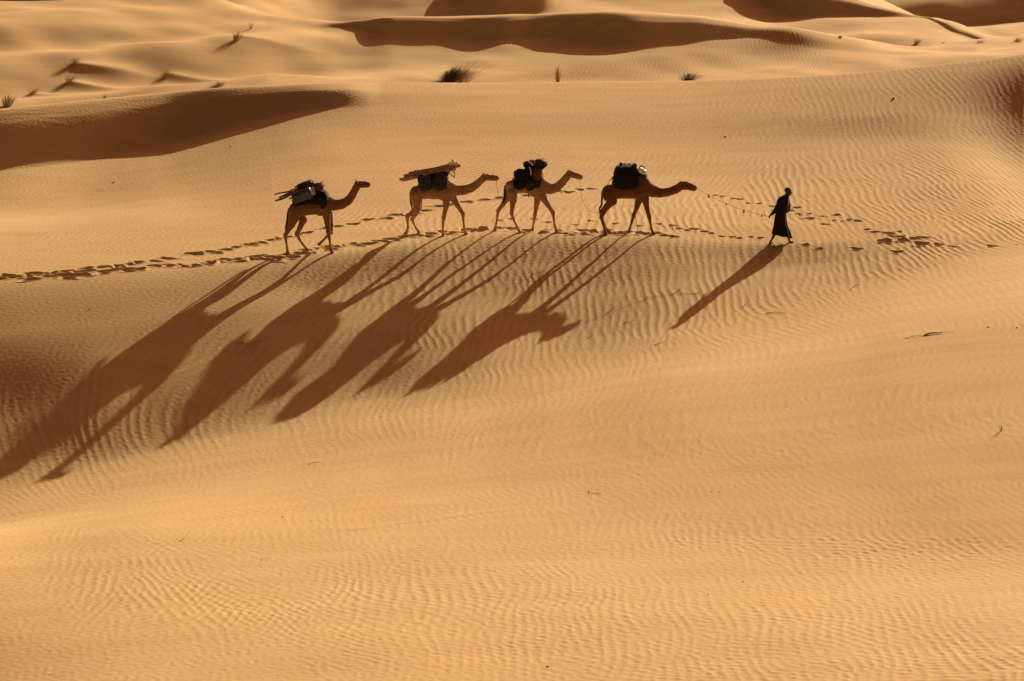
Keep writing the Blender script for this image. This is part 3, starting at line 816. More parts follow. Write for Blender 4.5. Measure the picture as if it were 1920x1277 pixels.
# ---- lead camel
Y4 = track_y(1180, 438)
C4 = View(1100, 280, 7.096, Y4)
F4 = fur("fur_dark", (.20, .082, .036), (.21, .098, .05))
camel4 = make_camel(C4, (560, 1110),
    [[(290, 560, 88), (420, 555, 102), (570, 545, 112), (720, 545, 116)], [(420, 500, 80), (540, 420, 105), (680, 410, 95), (760, 450, 95)], [(740, 480, 110), (810, 520, 96)], [(740, 600, 90), (700, 610, 76)]],
    [(800, 515, 100), (880, 555, 82), (980, 578, 62), (1080, 568, 54), (1170, 538, 54), (1230, 505, 54)],
    [(1265, 485, 54), (1320, 482, 50), (1385, 500, 42), (1432, 515, 35)],
    [([(275, 600, 84), (340, 690, 62), (270, 760, 44), (215, 860, 28), (195, 905, 25), (215, 980, 17), (245, 1060, 16), (255, 1105, 24)], -.13),
     ([(290, 620, 80), (345, 690, 56), (262, 770, 40), (190, 830, 26), (205, 910, 22), (228, 990, 16), (262, 1070, 15), (300, 1110, 20)], .13),
     ([(705, 650, 56), (668, 770, 32), (625, 880, 26), (600, 960, 16), (575, 1050, 15), (562, 1092, 19)], .12),
     ([(775, 650, 56), (802, 780, 32), (835, 905, 26), (845, 970, 16), (860, 1060, 15), (885, 1120, 24)], -.12)],
    [(205, 560, 10), (203, 660, 13), (198, 740, 13), (165, 800, 14), (180, 820, 6)], F4,
    "dark lead camel on the right, head low, with a big black pack and white jug", .25)

# ------------------------------------------------------------------ loads on camel 1
pad(C1, ([(392, 470), (770, 450), 30], [(398, 610), (745, 600)]), MATS['black'], "saddle_blanket", "dark saddle blanket under the firewood on the leftmost camel", "blanket", half=.33)
b_ = child
cn = empty("metal_canister", tuple(C1(505, 510, -.42)))
tag(cn, "dull metal canister slung on the side of the leftmost camel", "canister")
def canister():
    a, b = C1(405, 535, -.42), C1(605, 468, -.42)
    ax_ = (b - a) / np.linalg.norm(b - a); R0 = C1.r(62)
    prof = [(0, 0), (0, .88), (.012, 1.0), (.10, 1.0), (.115, 1.05), (.13, 1.0), (.45, .985), (.5, 1.03), (.55, .985), (.86, 1.0), (.875, 1.05), (.89, 1.0), (.985, 1.0), (1.0, .9), (1.0, .0)]
    L = np.linalg.norm(b - a); u = np.cross(ax_, [0, 1, 0]); u /= np.linalg.norm(u); w = np.cross(ax_, u)
    V, F = [], []; n = 28
    for t, r_ in prof:
        for k in range(n):
            an = 2 * math.pi * k / n
            V.append(a + ax_ * t * L + (u * math.cos(an) + w * math.sin(an)) * R0 * max(r_, 1e-3))
    for i in range(len(prof) - 1):
        for k in range(n):
            F.append((i * n + k, i * n + (k + 1) % n, (i + 1) * n + (k + 1) % n, (i + 1) * n + k))
    child("drum", V, F, MATS['steel'], cn)
    c = b; v, f = tube([c, c + ax_ * .035], [R0 * .55, R0 * .5], 14)
    child("lid", v, f, MATS['jug'], cn)
    v, f = tube(spline([c + u * R0 * .8, c + u * R0 * .8 + ax_ * .07, c - u * R0 * .5 + ax_ * .07, c - u * R0 * .5], 12), .011, 6)
    child("handle", v, f, MATS['jug'], cn)
canister()
fw_ = empty("firewood_bundle", tuple(C1(480, 440, 0)))
tag(fw_, "bundle of crooked firewood sticks tied on the back of the leftmost camel", "firewood")
rs = random.Random(3)
for (x0, y0, x1, y1, o0, o1, rr0) in [(200, 492, 560, 400, -.12, -.05, 9), (205, 560, 600, 430, -.16, -.1, 12), (250, 520, 610, 395, -.02, .05, 13), (300, 500, 640, 372, .05, .12, 14),
                                     (360, 548, 560, 440, -.22, -.16, 10), (420, 410, 740, 372, .0, .1, 12), (560, 440, 745, 405, -.1, -.14, 13), (600, 395, 730, 362, .04, .0, 10), (430, 450, 700, 395, .1, .16, 15), (520, 420, 715, 440, -.05, -.2, 12)]:
    a, b = C1(x0, y0, o0), C1(x1, y1, o1)
    pts = [a + (b - a) * t + np.array([0, rs.uniform(-.02, .02), rs.uniform(-.025, .025)]) for t in np.linspace(0, 1, 6)]
    v, f = tube(spline(pts, 14), [C1.r(rr0) * (.6 + .4 * math.sin(math.pi * min(1, .2 + t))) for t in np.linspace(0, 1, 14)], 7)
    child("stick", v, f, MATS['wood'], fw_)
bag("cloth_sack", tuple(C1(545, 395, .02)), (C1.r(190), .34, C1.r(95)), MATS['blackgreen'], rot=-.5, seed=4, lump=.2)
tag(bpy.context.scene.collection.objects[-1], "dark crumpled sack on top of the firewood on the leftmost camel", "sack")
bag("water_skin", tuple(C1(680, 400, -.05)), (C1.r(110), .26, C1.r(80)), MATS['brown'], rot=-.2, seed=9, lump=.22)
tag(bpy.context.scene.collection.objects[-1], "brown rumpled skin bag before the sack on the leftmost camel", "bag")
bag("breast_cloth", tuple(C1(745, 545, 0)), (C1.r(105), .66, C1.r(190)), MATS['black'], rot=.12, seed=12, lump=.08)
tag(bpy.context.scene.collection.objects[-1], "dark cloth hanging over the shoulders of the leftmost camel", "cloth")

# ------------------------------------------------------------------ loads on camel 2
pad(C2, ([(450, 400), (860, 350), 30], [(465, 520), (840, 520)]), MATS['brown'], "saddle_blanket", "brown saddle blanket under the poles on the second camel", "blanket", half=.34)
pb = empty("pole_bundle", tuple(C2(620, 300, 0)))
tag(pb, "bundle of long pale poles lashed across the second camel", "poles")
for i, (x0, y0, x1, y1, o, rr0) in enumerate([(205, 405, 955, 240, -.20, 18), (240, 420, 960, 262, -.12, 18), (262, 358, 1015, 200, -.16, 17), (330, 318, 985, 180, -.06, 16), (270, 380, 1000, 222, .0, 18),
                                       (350, 330, 940, 190, .07, 17), (300, 370, 1020, 228, .13, 16), (235, 400, 900, 262, -.24, 15), (400, 300, 930, 205, .02, 14)]):
    a, b = C2(x0, y0, o), C2(x1, y1, o + .03)
    pts = [a + (b - a) * t + np.array([0, 0, .012 * math.sin(3.1 * t + i)]) for t in np.linspace(0, 1, 8)]
    v, f = tube(pts, [C2.r(rr0) * (1.05 - .25 * t) for t in np.linspace(0, 1, 8)], 8)
    child("pole", v, f, MATS['pole'], pb)
for (x, y) in [(470, 330), (850, 240)]:
    cc = C2(x, y, -.04); ring = [cc + np.array([.03 * math.cos(2 * math.pi * k / 16), .20 * math.sin(2 * math.pi * k / 16), .17 * math.cos(2 * math.pi * k / 16)]) for k in range(17)]
    v, f = tube(ring, .010, 5); child("lashing", v, f, MATS['rope'], pb)
k_ = COL.objects
for (x, y, w, h_, off, mt, lb, sd, rt, lm) in [
    (545, 440, 190, 215, -.40, 'navy', "rear slate-dark pack hanging on the side of the second camel", 21, -.1, .13),
    (735, 435, 190, 225, -.41, 'navy', "front slate-dark pack under the poles on the second camel", 22, .06, .13)]:
    o = bag("pannier", tuple(C2(x, y, off)), (C2.r(w), .24, C2.r(h_)), MATS[mt], rot=rt, seed=sd, lump=lm, creases=7)
    tag(o, lb, "pack", "packs hanging on the camels")
    strap(C2, x - 20, y - h_ * .52, x - 15, y + h_ * .48, off - .135, 5, MATS['blackgreen'], None or o) if False else None
o = bag("pannier", tuple(C2(640, 430, .40)), (C2.r(330), .22, C2.r(200)), MATS['navy'], seed=25, lump=.12)
tag(o, "far-side dark pack of the second camel, behind its hump", "pack", "packs hanging on the camels")
o = bag("cloth_pad", tuple(C2(670, 340, 0)), (C2.r(380), .55, C2.r(120)), MATS['black'], rot=-.15, seed=28, lump=.12)
tag(o, "black cloth padding between the poles and hump of the second camel", "cloth")
for (x, y, w, h_, sd, lb) in [(885, 188, 34, 46, 31, "small white knot of cloth on the poles, nearer the hump"), (918, 165, 44, 58, 32, "larger white knot of cloth at the high end of the poles")]:
    o = bag("white_cloth", tuple(C2(x, y, -.1)), (C2.r(w), .08, C2.r(h_)), MATS['white'], seed=sd, lump=.2); tag(o, lb, "cloth")
v, f = tube(spline([C2(870, 310, -.2), C2(900, 340, -.24), C2(935, 375, -.2), C2(940, 320, -.1), C2(915, 290, -.05)], 18), C2.r(7), 6)
o = link_mesh("front_cord", v, f, MATS['tan'], None, loc=tuple(C2(905, 340, -.2))); tag(o, "looped tan cord hanging in front of the second camel's hump", "cord")

# ------------------------------------------------------------------ loads on camel 3
pad(C3, ([(430, 400), (840, 350), 20], [(450, 520), (800, 500)]), MATS['blackgreen'], "saddle_blanket", "dark saddle blanket beneath the packs of the third camel", "blanket", half=.34)
for (x, y, w, d, h_, off, mt, nm, lb, ct, sd, rt, lm) in [
    (560, 345, 210, .36, 180, -.26, 'black', "pannier", "black bulging pack high on the third camel", "pack", 41, -.25, .15),
    (525, 470, 160, .22, 125, -.41, 'black', "pannier", "low black pack at the flank of the third camel", "pack", 42, .05, .12),
    (660, 480, 120, .16, 130, -.42, 'blackgreen', "pannier", "small dark pack beside the girth of the third camel", "pack", 43, .0, .16),
    (765, 330, 125, .24, 150, -.30, 'brown', "saddle_bag", "round brown bag in front of the black packs on the third camel", "bag", 44, .1, .10),
    (605, 430, 330, .24, 190, .36, 'black', "pannier", "far-side black pack of the third camel, mostly hidden by its hump", "pack", 45, .0, .12),
    (790, 195, 190, .44, 140, .0, 'blackgreen', "bedding_roll", "dark green-black bedding bundle topmost on the third camel", "bundle", 46, -.15, .16),
    (655, 195, 150, .42, 110, .0, 'black', "cloth_bundle", "black cloth bundle behind the bedding roll on the third camel", "bundle", 47, -.5, .18),
    (720, 265, 240, .36, 120, .05, 'brown', "hump_cushion", "brown cushion on the hump of the third camel", "cushion", 48, -.2, .12)]:
    o = bag(nm, tuple(C3(x, y, off)), (C3.r(w), d, C3.r(h_)), MATS[mt], rot=rt, seed=sd, lump=lm, creases=6)
    tag(o, lb, ct, "packs hanging on the camels" if nm == "pannier" else None)
rc = empty("rolled_rug", tuple(C3(690, 185, -.2))); tag(rc, "rolled red and white striped rug across the load of the third camel", "rug")
for (x0, y0, x1, y1, w, mt) in [(640, 158, 700, 215, 13, 'white'), (665, 150, 728, 205, 14, 'red'), (690, 145, 745, 190, 10, 'brown')]:
    v, f = tube(spline([C3(x0, y0, -.16), C3((x0 + x1) / 2 + 8, (y0 + y1) / 2 - 6, -.24), C3(x1, y1, -.26)], 10), C3.r(w), 8); child("stripe", v, f, MATS[mt], rc)
for (x0, y0, x1, y1, off, w, lb) in [(805, 275, 845, 370, -.2, 8, "white strap hanging down the front of the third camel's load"), (655, 235, 680, 340, -.46, 8, "white strap between the black packs of the third camel")]:
    a, b = C3(x0, y0, off), C3(x1, y1, off)
    v, f = tube(spline([a, (a + b) / 2 + np.array([.02, -.03, 0]), b], 10), C3.r(w), 6)
    o = link_mesh("white_strap", v, f, MATS['white'], None, loc=tuple(a)); tag(o, lb, "strap")
v, f = tube(spline([C3(600, 180, -.12), C3(650, 235, -.34), C3(690, 330, -.45), C3(690, 430, -.46)], 14), C3.r(9), 6)
o = link_mesh("black_strap", v, f, MATS['black'], None, loc=tuple(C3(650, 235, -.34))); tag(o, "black strap running down over the packs of the third camel", "strap")
v, f = tube(spline([C3(640, 585, -.3), C3(645, 615, -.28), C3(648, 640, -.26)], 5), C3.r(5), 6)
o = link_mesh("girth_end", v, f, MATS['brown'], None, loc=tuple(C3(640, 585, -.3))); tag(o, "loose girth end dangling under the belly of the third camel", "strap")

# ------------------------------------------------------------------ loads on camel 4
pad(C4, ([(370, 430), (800, 320), 60], [(380, 520), (760, 500)]), MATS['brown'], "saddle_blanket", "brown saddle blanket under the big black pack of the lead camel", "blanket", half=.36)
for (x, y, w, d, h_, off, mt, nm, lb, ct, sd, rt, lm, bx) in [
    (525, 415, 350, .30, 215, -.38, 'black', "pannier", "big square black pack covering the side of the lead camel", "pack", 61, .03, .10, 2.7),
    (530, 385, 330, .28, 250, .38, 'black', "pannier", "far-side black pack of the lead camel, hidden behind its hump", "pack", 62, .0, .07, 2.6),
    (535, 315, 325, .84, 265, 0, 'black', "cloth_bundle", "black bundle humped over the top of the lead camel's packs", "bundle", 63, -.08, .10, 2.5),
    (460, 195, 50, .12, 36, -.05, 'black', "cloth_knot", "small black knot at the rear top of the lead camel's bundle", "knot", 64, .3, .2, 2.2),
    (640, 215, 55, .14, 70, -.12, 'blackgreen', "small_bag", "small dark bag against the front top of the lead camel's bundle", "bag", 65, .1, .2, 2.4),
    (755, 335, 110, .40, 70, -.02, 'black', "cloth_pad", "black pad under the white jug on the lead camel", "cloth", 67, .5, .1, 2.4)]:
    o = bag(nm, tuple(C4(x, y, off)), (C4.r(w), d, C4.r(h_)), MATS[mt], rot=rt, seed=sd, lump=lm, boxy=bx, creases=6)
    tag(o, lb, ct, "packs hanging on the camels" if nm == "pannier" else None)
jg = empty("water_jug", tuple(C4(735, 285, -.14))); tag(jg, "white plastic water jug strapped before the lead camel's black pack", "jug")
child_bag("jug_body", C4(735, 285, -.14), (C4.r(120), .24, C4.r(72)), MATS['jug'], jg, rot=.48, seed=66, lump=.02, boxy=3.6)
v, f = tube(spline([C4(700, 250, -.16), C4(722, 222, -.17), C4(760, 232, -.17), C4(768, 262, -.16)], 12), C4.r(9), 8); child("handle", v, f, MATS['black'], jg)
v, f = tube([C4(682, 262, -.15), C4(664, 250, -.15)], [C4.r(14), C4.r(14)], 12); child("cap", v, f, MATS['jug'], jg)
v, f = tube(spline([C4(385, 325, -.2), C4(325, 395, -.12), C4(262, 488, -.05)], 10), C4.r(4), 6)
o = link_mesh("crupper_cord", v, f, MATS['tan'], None, loc=tuple(C4(315, 380, -.12))); tag(o, "thin cord from the black pack to the rump of the lead camel", "cord")
v, f = tube(spline([C4(640, 640, -.2), C4(636, 760, -.18), C4(650, 850, -.16), C4(655, 910, -.16), C4(678, 1070, -.18)], 16), C4.r(4), 6)
o = link_mesh("pale_cord", v, f, MATS['rope'], None, loc=tuple(C4(628, 690, -.2))); tag(o, "pale cord dangling below the belly of the lead camel", "cord")

# ------------------------------------------------------------------ lead ropes
v, f = tube(spline([C2(1492, 420, 0), C2(1505, 520, 0), C2(1520, 610, 0), C2(1545, 640, 0), C2(1585, 600, 0), C2(1612, 560, 0)], 30), .0055, 6)
o = link_mesh("lead_rope", v, f, MATS['rope'], None, loc=tuple(C2(1492, 420, 0))); tag(o, "thin pale rope hanging from the second camel's chin to the third camel's rump", "rope", "ropes of the caravan")
v, f = tube(spline([C3(1322, 400, 0), C3(1338, 520, 0), C3(1355, 650, 0), C3(1395, 750, 0), C3(1450, 810, 0), C3(1520, 838, 0), C3(1590, 830, 0), C3(1640, 770, 0)], 36), .0062, 6)
o = link_mesh("lead_rope", v, f, MATS['rope'], None, loc=tuple(C3(1322, 400, 0))); tag(o, "thin pale rope sagging from the third camel's chin to the lead camel", "rope", "ropes of the caravan")

# ------------------------------------------------------------------ the man leading them
YM = track_y(1467, 456)
MV = View(1380, 330, 7.981, YM)
def V3(x, y, o=0.): return MV(x, y, o)
mp = []
def madd(pts, sy=1.0):
    for a, b in zip(pts[:-1], pts[1:]): mp.append((V3(*a[:2], a[3]), V3(*b[:2], b[3]), MV.r(a[2]), MV.r(b[2]), sy))
madd([(782, 222, 50, 0), (788, 245, 44, 0), (792, 262, 36, 0)], .82)         # skull and face
madd([(802, 262, 24, 0), (812, 270, 18, 0)], .8)                             # jaw
mp.append((V3(824, 236, 0), V3(832, 248, 0), MV.r(7), MV.r(9), .8))          # nose
mp.append((V3(818, 262, 0), V3(822, 264, 0), MV.r(8), MV.r(8), 1.4))         # lips
for s in (-1, 1):
    mp.append((V3(778, 238, s * MV.r(42)), V3(775, 250, s * MV.r(42)), MV.r(9), MV.r(6), .6))   # ears
    mp.append((V3(815, 224, s * MV.r(17)), V3(820, 222, s * MV.r(14)), MV.r(6), MV.r(6), 1))     # brow
madd([(772, 262, 24, 0), (752, 300, 27, 0)])
madd([(738, 335, 46, 0), (716, 440, 56, 0), (692, 540, 52, 0), (680, 600, 52, 0)], 1.3)
# near arm trailing back to the rope
madd([(712, 345, 24, -.15), (640, 430, 26, -.23), (585, 500, 20, -.24), (522, 585, 13, -.20)])
hand = (510, 598)
mp.append((V3(522, 582, -.20), V3(500, 606, -.19), MV.r(13), MV.r(14), .6))
for i, (dx, dy, L) in enumerate([(-14, 14, 15), (-10, 19, 17), (-5, 21, 17), (1, 20, 14)]):
    a = (500 + i * 3.2 - 5, 608 + i * 1.5, -.205 + .013 * i); k1 = (a[0] + dx * .6, a[1] + dy * .6, a[2]); k2 = (k1[0] + 7, k1[1] + dy * .45, k1[2] - .004)
    mp.append((V3(*a), V3(*k1), .0095, .009, 1)); mp.append((V3(*k1), V3(*k2), .009, .0075, 1))
mp.append((V3(512, 600, -.21), V3(498, 612, -.225), .0105, .0095, 1)); mp.append((V3(498, 612, -.225), V3(494, 624, -.222), .0095, .008, 1))
# far arm, bent forward at the waist
madd([(745, 335, 30, .17), (770, 430, 25, .22), (775, 500, 20, .18)])
madd([(775, 500, 17, .18), (745, 545, 13, .10)]); mp.append((V3(745, 545, .10), V3(730, 556, .08), .022, .024, .6))
for i in range(4):
    a = (728 - 2 * i, 552 + 3 * i, .085 - .012 * i); mp.append((V3(*a), V3(a[0] - 12, a[1] + 4, a[2] - .01), .009, .008, 1))
mp.append((V3(735, 552, .06), V3(722, 548, .055), .010, .009, 1))
# legs
def ground_px(x, y, o):                              # how far (drawn units) the ground lies below a foot point
    q = V3(x, y, o); return -(height(q[0], q[1]) - q[2]) / MV.m / CP
gl = ground_px(500, 997, -.08); gr = ground_px(800, 1018, .08)
if True:
    dl, dr = gl, gr
madd([(665, 620, 46, -.06), (610, 780, 30, -.08), (560, 890 + .6 * dl, 20, -.08), (520, 955 + dl, 13, -.08)])
mp.append((V3(516, 958 + dl, -.08), V3(500, 985 + dl, -.08), MV.r(13), MV.r(12), .9)); mp.append((V3(500, 985 + dl, -.08), V3(545, 978 + dl, -.08), MV.r(12), MV.r(11), 1.3))
for i in range(5): mp.append((V3(545, 978 + dl, -.11 + .015 * i), V3(556 - i, 975 + dl, -.112 + .016 * i), .012 - .001 * i, .009, 1))
madd([(690, 620, 52, .07), (740, 780, 38, .08), (775, 900 + .6 * dr, 23, .08), (795, 985 + dr, 14, .08)])
mp.append((V3(795, 988 + dr, .08), V3(800, 1005 + dr, .08), MV.r(15), MV.r(13), .9)); mp.append((V3(800, 1006 + dr, .08), V3(850, 1012 + dr, .08), MV.r(13), MV.r(10), 1.3))
for i in range(5): mp.append((V3(850, 1012 + dr, .05 + .015 * i), V3(866 - i, 1013 + dr, .048 + .016 * i), .012 - .001 * i, .009, 1))
v, f = blob_mesh(mp, .0072, k=.012)
pl = V3(660, 1005, 0); pl = (float(pl[0]), float(YM), float(pl[2]))
man = link_mesh("person", v, f, MATS['skin'], None, loc=pl)
tag(man, "person in a long black robe walking ahead of the camels, rope in hand", "person")
# robe: stacked rings with folds, from neck to flared hem
rings = [(758, 278, 34, .10), (742, 296, 52, .17), (718, 322, 80, .235), (704, 370, 92, .26), (698, 430, 96, .255), (694, 500, 86, .215), (672, 560, 84, .21), (666, 610, 88, .22),
         (664, 680, 97, .24), (668, 750, 110, .26), (678, 820, 134, .29), (684, 870, 142, .30), (688, 900, 150, .31)]
rv, rf = [], []; n = 64
fr = np.linspace(0, 1, 40)
arr = np.array(rings, float); tt_ = np.linspace(0, 1, len(rings))
for q in fr:
    cx_, cy_, w_, dp = [pchip(tt_, arr[:, i], [q])[0] for i in range(4)]
    for k in range(n):
        a = 2 * math.pi * k / n
        fold = 1 + (.02 + .10 * max(0, q - .35)) * math.sin(7 * a + 2.2 * q) + (.012 + .05 * max(0, q - .4)) * math.sin(13 * a + 5 * q + 1)
        ox_ = w_ * math.cos(a) * fold
        hem = (26 * math.cos(a) + 10 * math.sin(3 * a)) * max(0, q - .75) / .25
        rv.append(V3(cx_ + ox_, cy_ + hem, dp * math.sin(a) * fold))
for i in range(len(fr) - 1):
    for k in range(n):
        rf.append((i * n + k, i * n + (k + 1) % n, (i + 1) * n + (k + 1) % n, (i + 1) * n + k))
robe = child("robe", rv, rf, MATS['black'], man)
md = robe.modifiers.new("cloth", 'SOLIDIFY'); md.thickness = .012; md.offset = 1
for nm, pts in [("sleeve", [(720, 330, 46, -.12), (668, 385, 46, -.22), (628, 450, 42, -.26), (590, 510, 36, -.26), (555, 555, 30, -.235), (538, 570, 27, -.225)]),
                ("sleeve", [(735, 330, 44, .12), (768, 390, 40, .22), (782, 450, 38, .24), (776, 500, 36, .21), (758, 530, 30, .14)])]:
    sp = spline([V3(p[0], p[1], p[3]) for p in pts], 20)
    rd = np.interp(np.linspace(0, 1, 20), np.linspace(0, 1, len(pts)), [MV.r(p[2]) for p in pts]) * (1 + .05 * np.sin(np.arange(20) * 1.3))
    v, f = tube(sp, list(rd), 18, closed_ends=False)
    o = child(nm, v, f, MATS['black'], man); md = o.modifiers.new("cloth", 'SOLIDIFY'); md.thickness = .01; md.offset = -1
# turban
tp_ = []
for j in range(5):
    cc = V3(778 - 3 * j, 208 - 7 * j + 6, 0); rr_ = MV.r(46 - 7 * j) if j > 1 else MV.r(44)
    ring = [cc + np.array([rr_ * math.cos(a), rr_ * .9 * math.sin(a), .35 * rr_ * math.cos(a + j) * .3]) for a in np.linspace(0, 2 * math.pi, 25)]
    tp_.append(tube(ring, MV.r(10), 8))
bm = bmesh.new(); bmesh.ops.create_uvsphere(bm, u_segments=20, v_segments=12, radius=MV.r(46))
c = V3(778, 212, 0); tp_.append(([tuple(np.array(q.co) * [1, .88, .95] + c) for q in bm.verts], [[w.index for w in f_.verts] for f_ in bm.faces])); bm.free()
v, f = merge(tp_); child("turban", v, f, MATS['turban'], man)
# rope from the lead camel's halter to his hand, with red tassels
ra_ = C4(1460, 515, 0); rb_ = V3(500, 606, -.20)
lr = empty("lead_rope", tuple(ra_)); tag(lr, "reddish rope with red tassels from the lead camel's nose to the person's hand", "rope", "ropes of the caravan")
pts = []
for t in np.linspace(0, 1, 30):
    p = ra_ + (rb_ - ra_) * t; p = p + np.array([0, 0, -.34 * 4 * t * (1 - t) * .38]); pts.append(p)
v, f = tube(pts, .0060, 6); child("cord", v, f, MATS['redrope'], lr)
for t, s_, mt in [(.175, 1.0, 'red'), (.43, .55, 'red'), (.68, 1.0, 'red'), (.90, .7, 'brown')]:
    p = pts[int(t * 29)]
    vs, fs = merge([tube([p + np.array([.0, 0, .03]), p, p + np.array([.008 * math.cos(k), .008 * math.sin(k), -.05 * s_]), p + np.array([.03 * math.cos(k) * s_, .03 * math.sin(k) * s_, -.085 * s_])], [.010, .022 * s_, .016 * s_, .007], 6) for k in range(6)])
    child("tassel", vs, fs, MATS[mt], lr)

# ------------------------------------------------------------------ dry grass, twigs and pebbles
G = {'green': simple_mat("green_grass", (.30, .25, .11), .8, .3, 3), 'dry': simple_mat("dry_grass", (.42, .27, .12), .8, .3, 3),
     'dark': simple_mat("dark_shrub", (.17, .125, .06), .85, .35, 3), 'orange': simple_mat("orange_straw", (.46, .25, .10), .8, .25, 3), 'twig': simple_mat("grey_twig", (.13, .08, .045), .9, .3, 9)}
grnd = random.Random(21)
def tuft(px, py, w_px, h_px, n, mat, label, lean=0.0, thick=.006, droop=.35, group="dry grass tufts on the dunes", name="grass_tuft", cat="grass tuft", lie=1.0, back=0.0):
    P = ground_at(px, py)
    if back:                                         # stands in the dip behind the crest
        P = ground_at(px, py, True)
    m = P.y * 1.01 / FPX
    P.z = height(P.x, P.y) - .01
    w, h = w_px * m, h_px * m
    V, F = [], []
    for i in range(n):
        an = grnd.uniform(0, 2 * math.pi); rad = grnd.random() ** .6
        base = np.array([math.cos(an) * rad * w * .22, math.sin(an) * rad * w * .22 * lie, 0])
        L = h * grnd.uniform(.45, 1.15); sp = rad * w * .5 * grnd.uniform(.6, 1.2)
        tip = base + np.array([math.cos(an) * sp + lean * L, math.sin(an) * sp * lie, L * math.sqrt(max(.1, 1 - min(.8, rad * droop)))])
        mid = (base + tip) / 2 + np.array([0, 0, L * .14])
        q1, q2 = base * .6 + mid * .4, mid * .5 + tip * .5
        side = np.array([math.cos(an + 1.57), math.sin(an + 1.57), 0]) * thick
        o = len(V)
        for c_, wd in ((base, 1), (q1, 1), (mid, .85), (q2, .6), (tip, .15)):
            V += [tuple(np.array(P) + c_ - side * wd), tuple(np.array(P) + c_ + side * wd + np.array([0, .002, .001]))]
        for k in range(4): F.append((o + 2 * k, o + 2 * k + 1, o + 2 * k + 3, o + 2 * k + 2))
    ob = link_mesh(name, V, F, G[mat], None, loc=tuple(P), smooth_=False)
    tag(ob, label, cat, group)
    return ob
tuft(14, 199, 36, 22, 150, 'green', "green tuft at the far left edge behind the dark dune crest", .1, .012)
tuft(60, 178, 26, 13, 90, 'dry', "straw tuft just right of the green tuft at the left edge", .5, .010)
tuft(128, 158, 28, 16, 90, 'green', "dark green tuft on the lower of the two sand tails at left", .35, .012)
tuft(138, 122, 26, 14, 80, 'green', "green tuft topmost of those on the left plain", .35, .012)
tuft(308, 148, 30, 18, 80, 'green', "olive tuft beyond the middle of the shaded left dune", .35, .011)
tuft(412, 160, 36, 8, 110, 'green', "low olive tuft peeping over the crest of the shaded left dune", .0, .011)
tuft(196, 184, 12, 7, 40, 'dry', "tiny straw wisp at the crest of the shaded left dune", .1, .009)
tuft(443, 76, 26, 18, 110, 'dry', "sparse straw tuft high on the left plain", .2, .010)
tuft(470, 54, 10, 16, 22, 'dry', "thin upright stalks up the slope from the sparse straw tuft", .1, .010)
tuft(842, 153, 60, 30, 800, 'dark', "large dark wind-swept bush behind the crest, centre of the photo", .55, .013, .8, back=7, name="bush", cat="bush")
tuft(866, 153, 70, 40, 150, 'dry', "rusty grass at the right flank of the large dark bush", .5, .009, .6, back=6)
tuft(1046, 153, 16, 30, 70, 'orange', "upright orange straw clump behind the crest right of the bush", .0, .010, .2, back=6)
tuft(1290, 151, 50, 14, 260, 'dark', "low dark brush poking over the crest right of centre", .1, .012, .5, back=6, name="bush", cat="bush")
tuft(1575, 70, 14, 4, 60, 'dark', "tiny dark shrub where the second ridge runs out", .2, .012, .5, name="bush", cat="bush")
tuft(1719, 82, 20, 10, 60, 'dry', "brownish tuft, leftmost of those on the far right plain", .1, .014)
tuft(1768, 81, 14, 3, 25, 'dry', "low flat tuft, second of those on the far right plain", .1, .014)
tuft(1838, 80, 26, 6, 36, 'dry', "wide thin tuft, third of those on the far right plain", .1, .012)
tuft(1908, 78, 28, 8, 60, 'dry', "brown tuft at the right edge of the far plain", .1, .014)
tuft(468, 642, 56, 8, 130, 'green', "low green grass between the shadows of the two left camels", .35, .0035, .7)
tuft(1877, 808, 16, 20, 9, 'twig', "small forked sprig standing alone at the lower right", .0, .0035, .4, None, "sprig", "sprig")
tuft(490, 1052, 46, 5, 26, 'dry', "flattened straw wisp on the near sand at lower left", .5, .0022, .9)

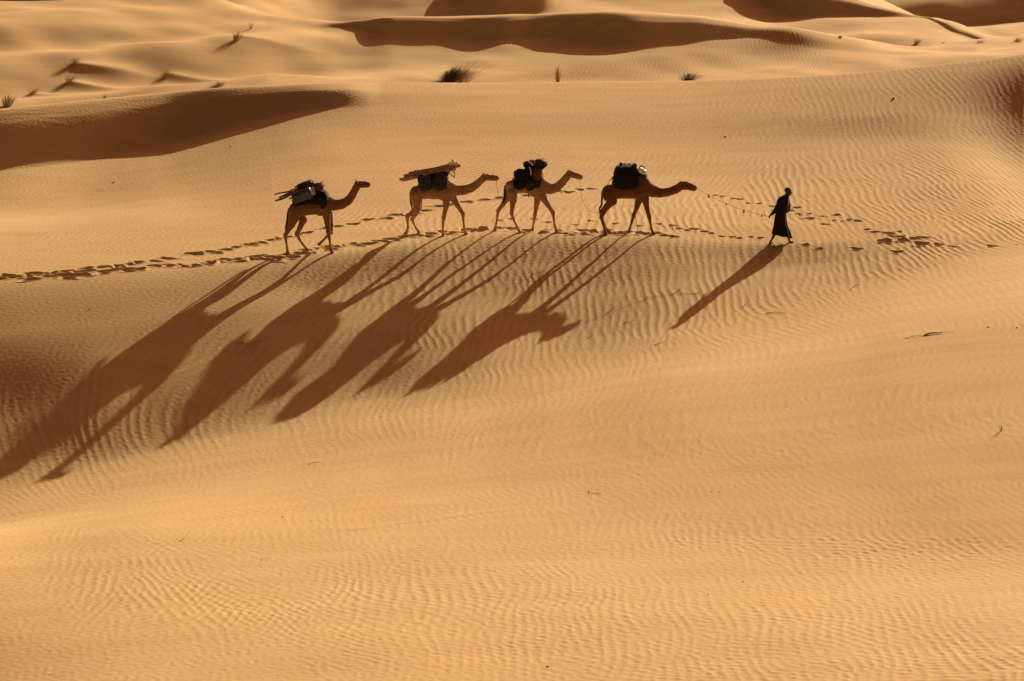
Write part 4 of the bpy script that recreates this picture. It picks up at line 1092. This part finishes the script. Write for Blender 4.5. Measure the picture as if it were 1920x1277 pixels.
def twig(pts_px, rad, label, mat='twig', lift=.004, group="twigs lying on the sand"):
    pts = []
    for x, y in pts_px:
        p = ground_at(x, y); pts.append((p.x, p.y, height(p.x, p.y) + rad * .6 + lift + .02 * (len(pts) % 2)))
    v, f = tube(spline(pts, 14), [rad * (1 - .55 * t) for t in np.linspace(0, 1, 14)], 6)
    o = link_mesh("twig", v, f, G[mat], None, loc=pts[0]); tag(o, label, "twig", group)
twig([(1733, 630), (1745, 627), (1766, 625)], .022, "thick brown stick lying on bright sand at the right")
twig([(1698, 636), (1712, 632), (1733, 630), (1766, 625), (1790, 623)], .007, "thin long stem under the thick brown stick at the right")
twig([(1436, 588), (1455, 587), (1475, 588)], .010, "short straight twig right of the tip of the person's shadow")
twig([(1392, 577), (1400, 570), (1407, 560)], .009, "bent twig standing near the person's shadow")
twig([(1594, 545), (1602, 537), (1614, 534)], .008, "little forked twig on the slope right of the person")
twig([(1600, 540), (1610, 530)], .006, "tiny stem crossing the forked twig right of the person")
twig([(335, 1016), (345, 1012), (350, 1004), (354, 1000)], .006, "crooked twig on the near sand at lower left")
twig([(1104, 920), (1107, 926), (1115, 925), (1128, 927)], .006, "hooked twig on the near sand below centre")
twig([(577, 871), (590, 869), (600, 867)], .007, "thin twig on the bright valley floor at left")
twig([(1226, 648), (1250, 640)], .008, "dark twig below the ripples left of the person's shadow")
twig([(1100, 635), (1112, 630)], .007, "dark twig right of the lead camel's head shadow")
twig([(1170, 606), (1190, 602)], .006, "faint twig in the ripples between the lead camel's and the person's shadows")
for i, (x, y, r_, lb) in enumerate([(529, 970, .020, "dark pebble on the near sand at lower left"), (1027, 1251, .022, "brown pebble at the bottom edge right of centre"), (1127, 1199, .010, "small pebble above the bottom edge right of centre"),
        (1333, 922, .013, "left one of two pebbles side by side at the lower right"), (1348, 922, .014, "right one of two pebbles side by side at the lower right"), (1393, 1092, .014, "upper pebble among the near ripples right of centre"),
        (1328, 1115, .014, "lower pebble among the near ripples right of centre"), (1675, 186, .045, "dark stone on the upper sand right of centre"), (1360, 257, .035, "stone on the sand above the rope"),
        (213, 343, .035, "dark stone below the shaded dune at left"), (1853, 614, .022, "left dark pebble at the right edge"), (1907, 615, .022, "right dark pebble at the right edge"), (168, 580, .02, "dark pebble above the leftmost camel's shadow"),
        (432, 276, .03, "small stone left of the leftmost camel's load")]):
    P = ground_at(x, y)
    o = bag("pebble", (P.x, P.y, height(P.x, P.y) + r_ * .25), (r_ * 2.4, r_ * 1.8, r_ * 1.3), MATS['hoof'] if i % 2 else G['twig'], seed=100 + i, lump=.15, rot=.3 * i)
    tag(o, lb, "pebble", "pebbles on the sand")
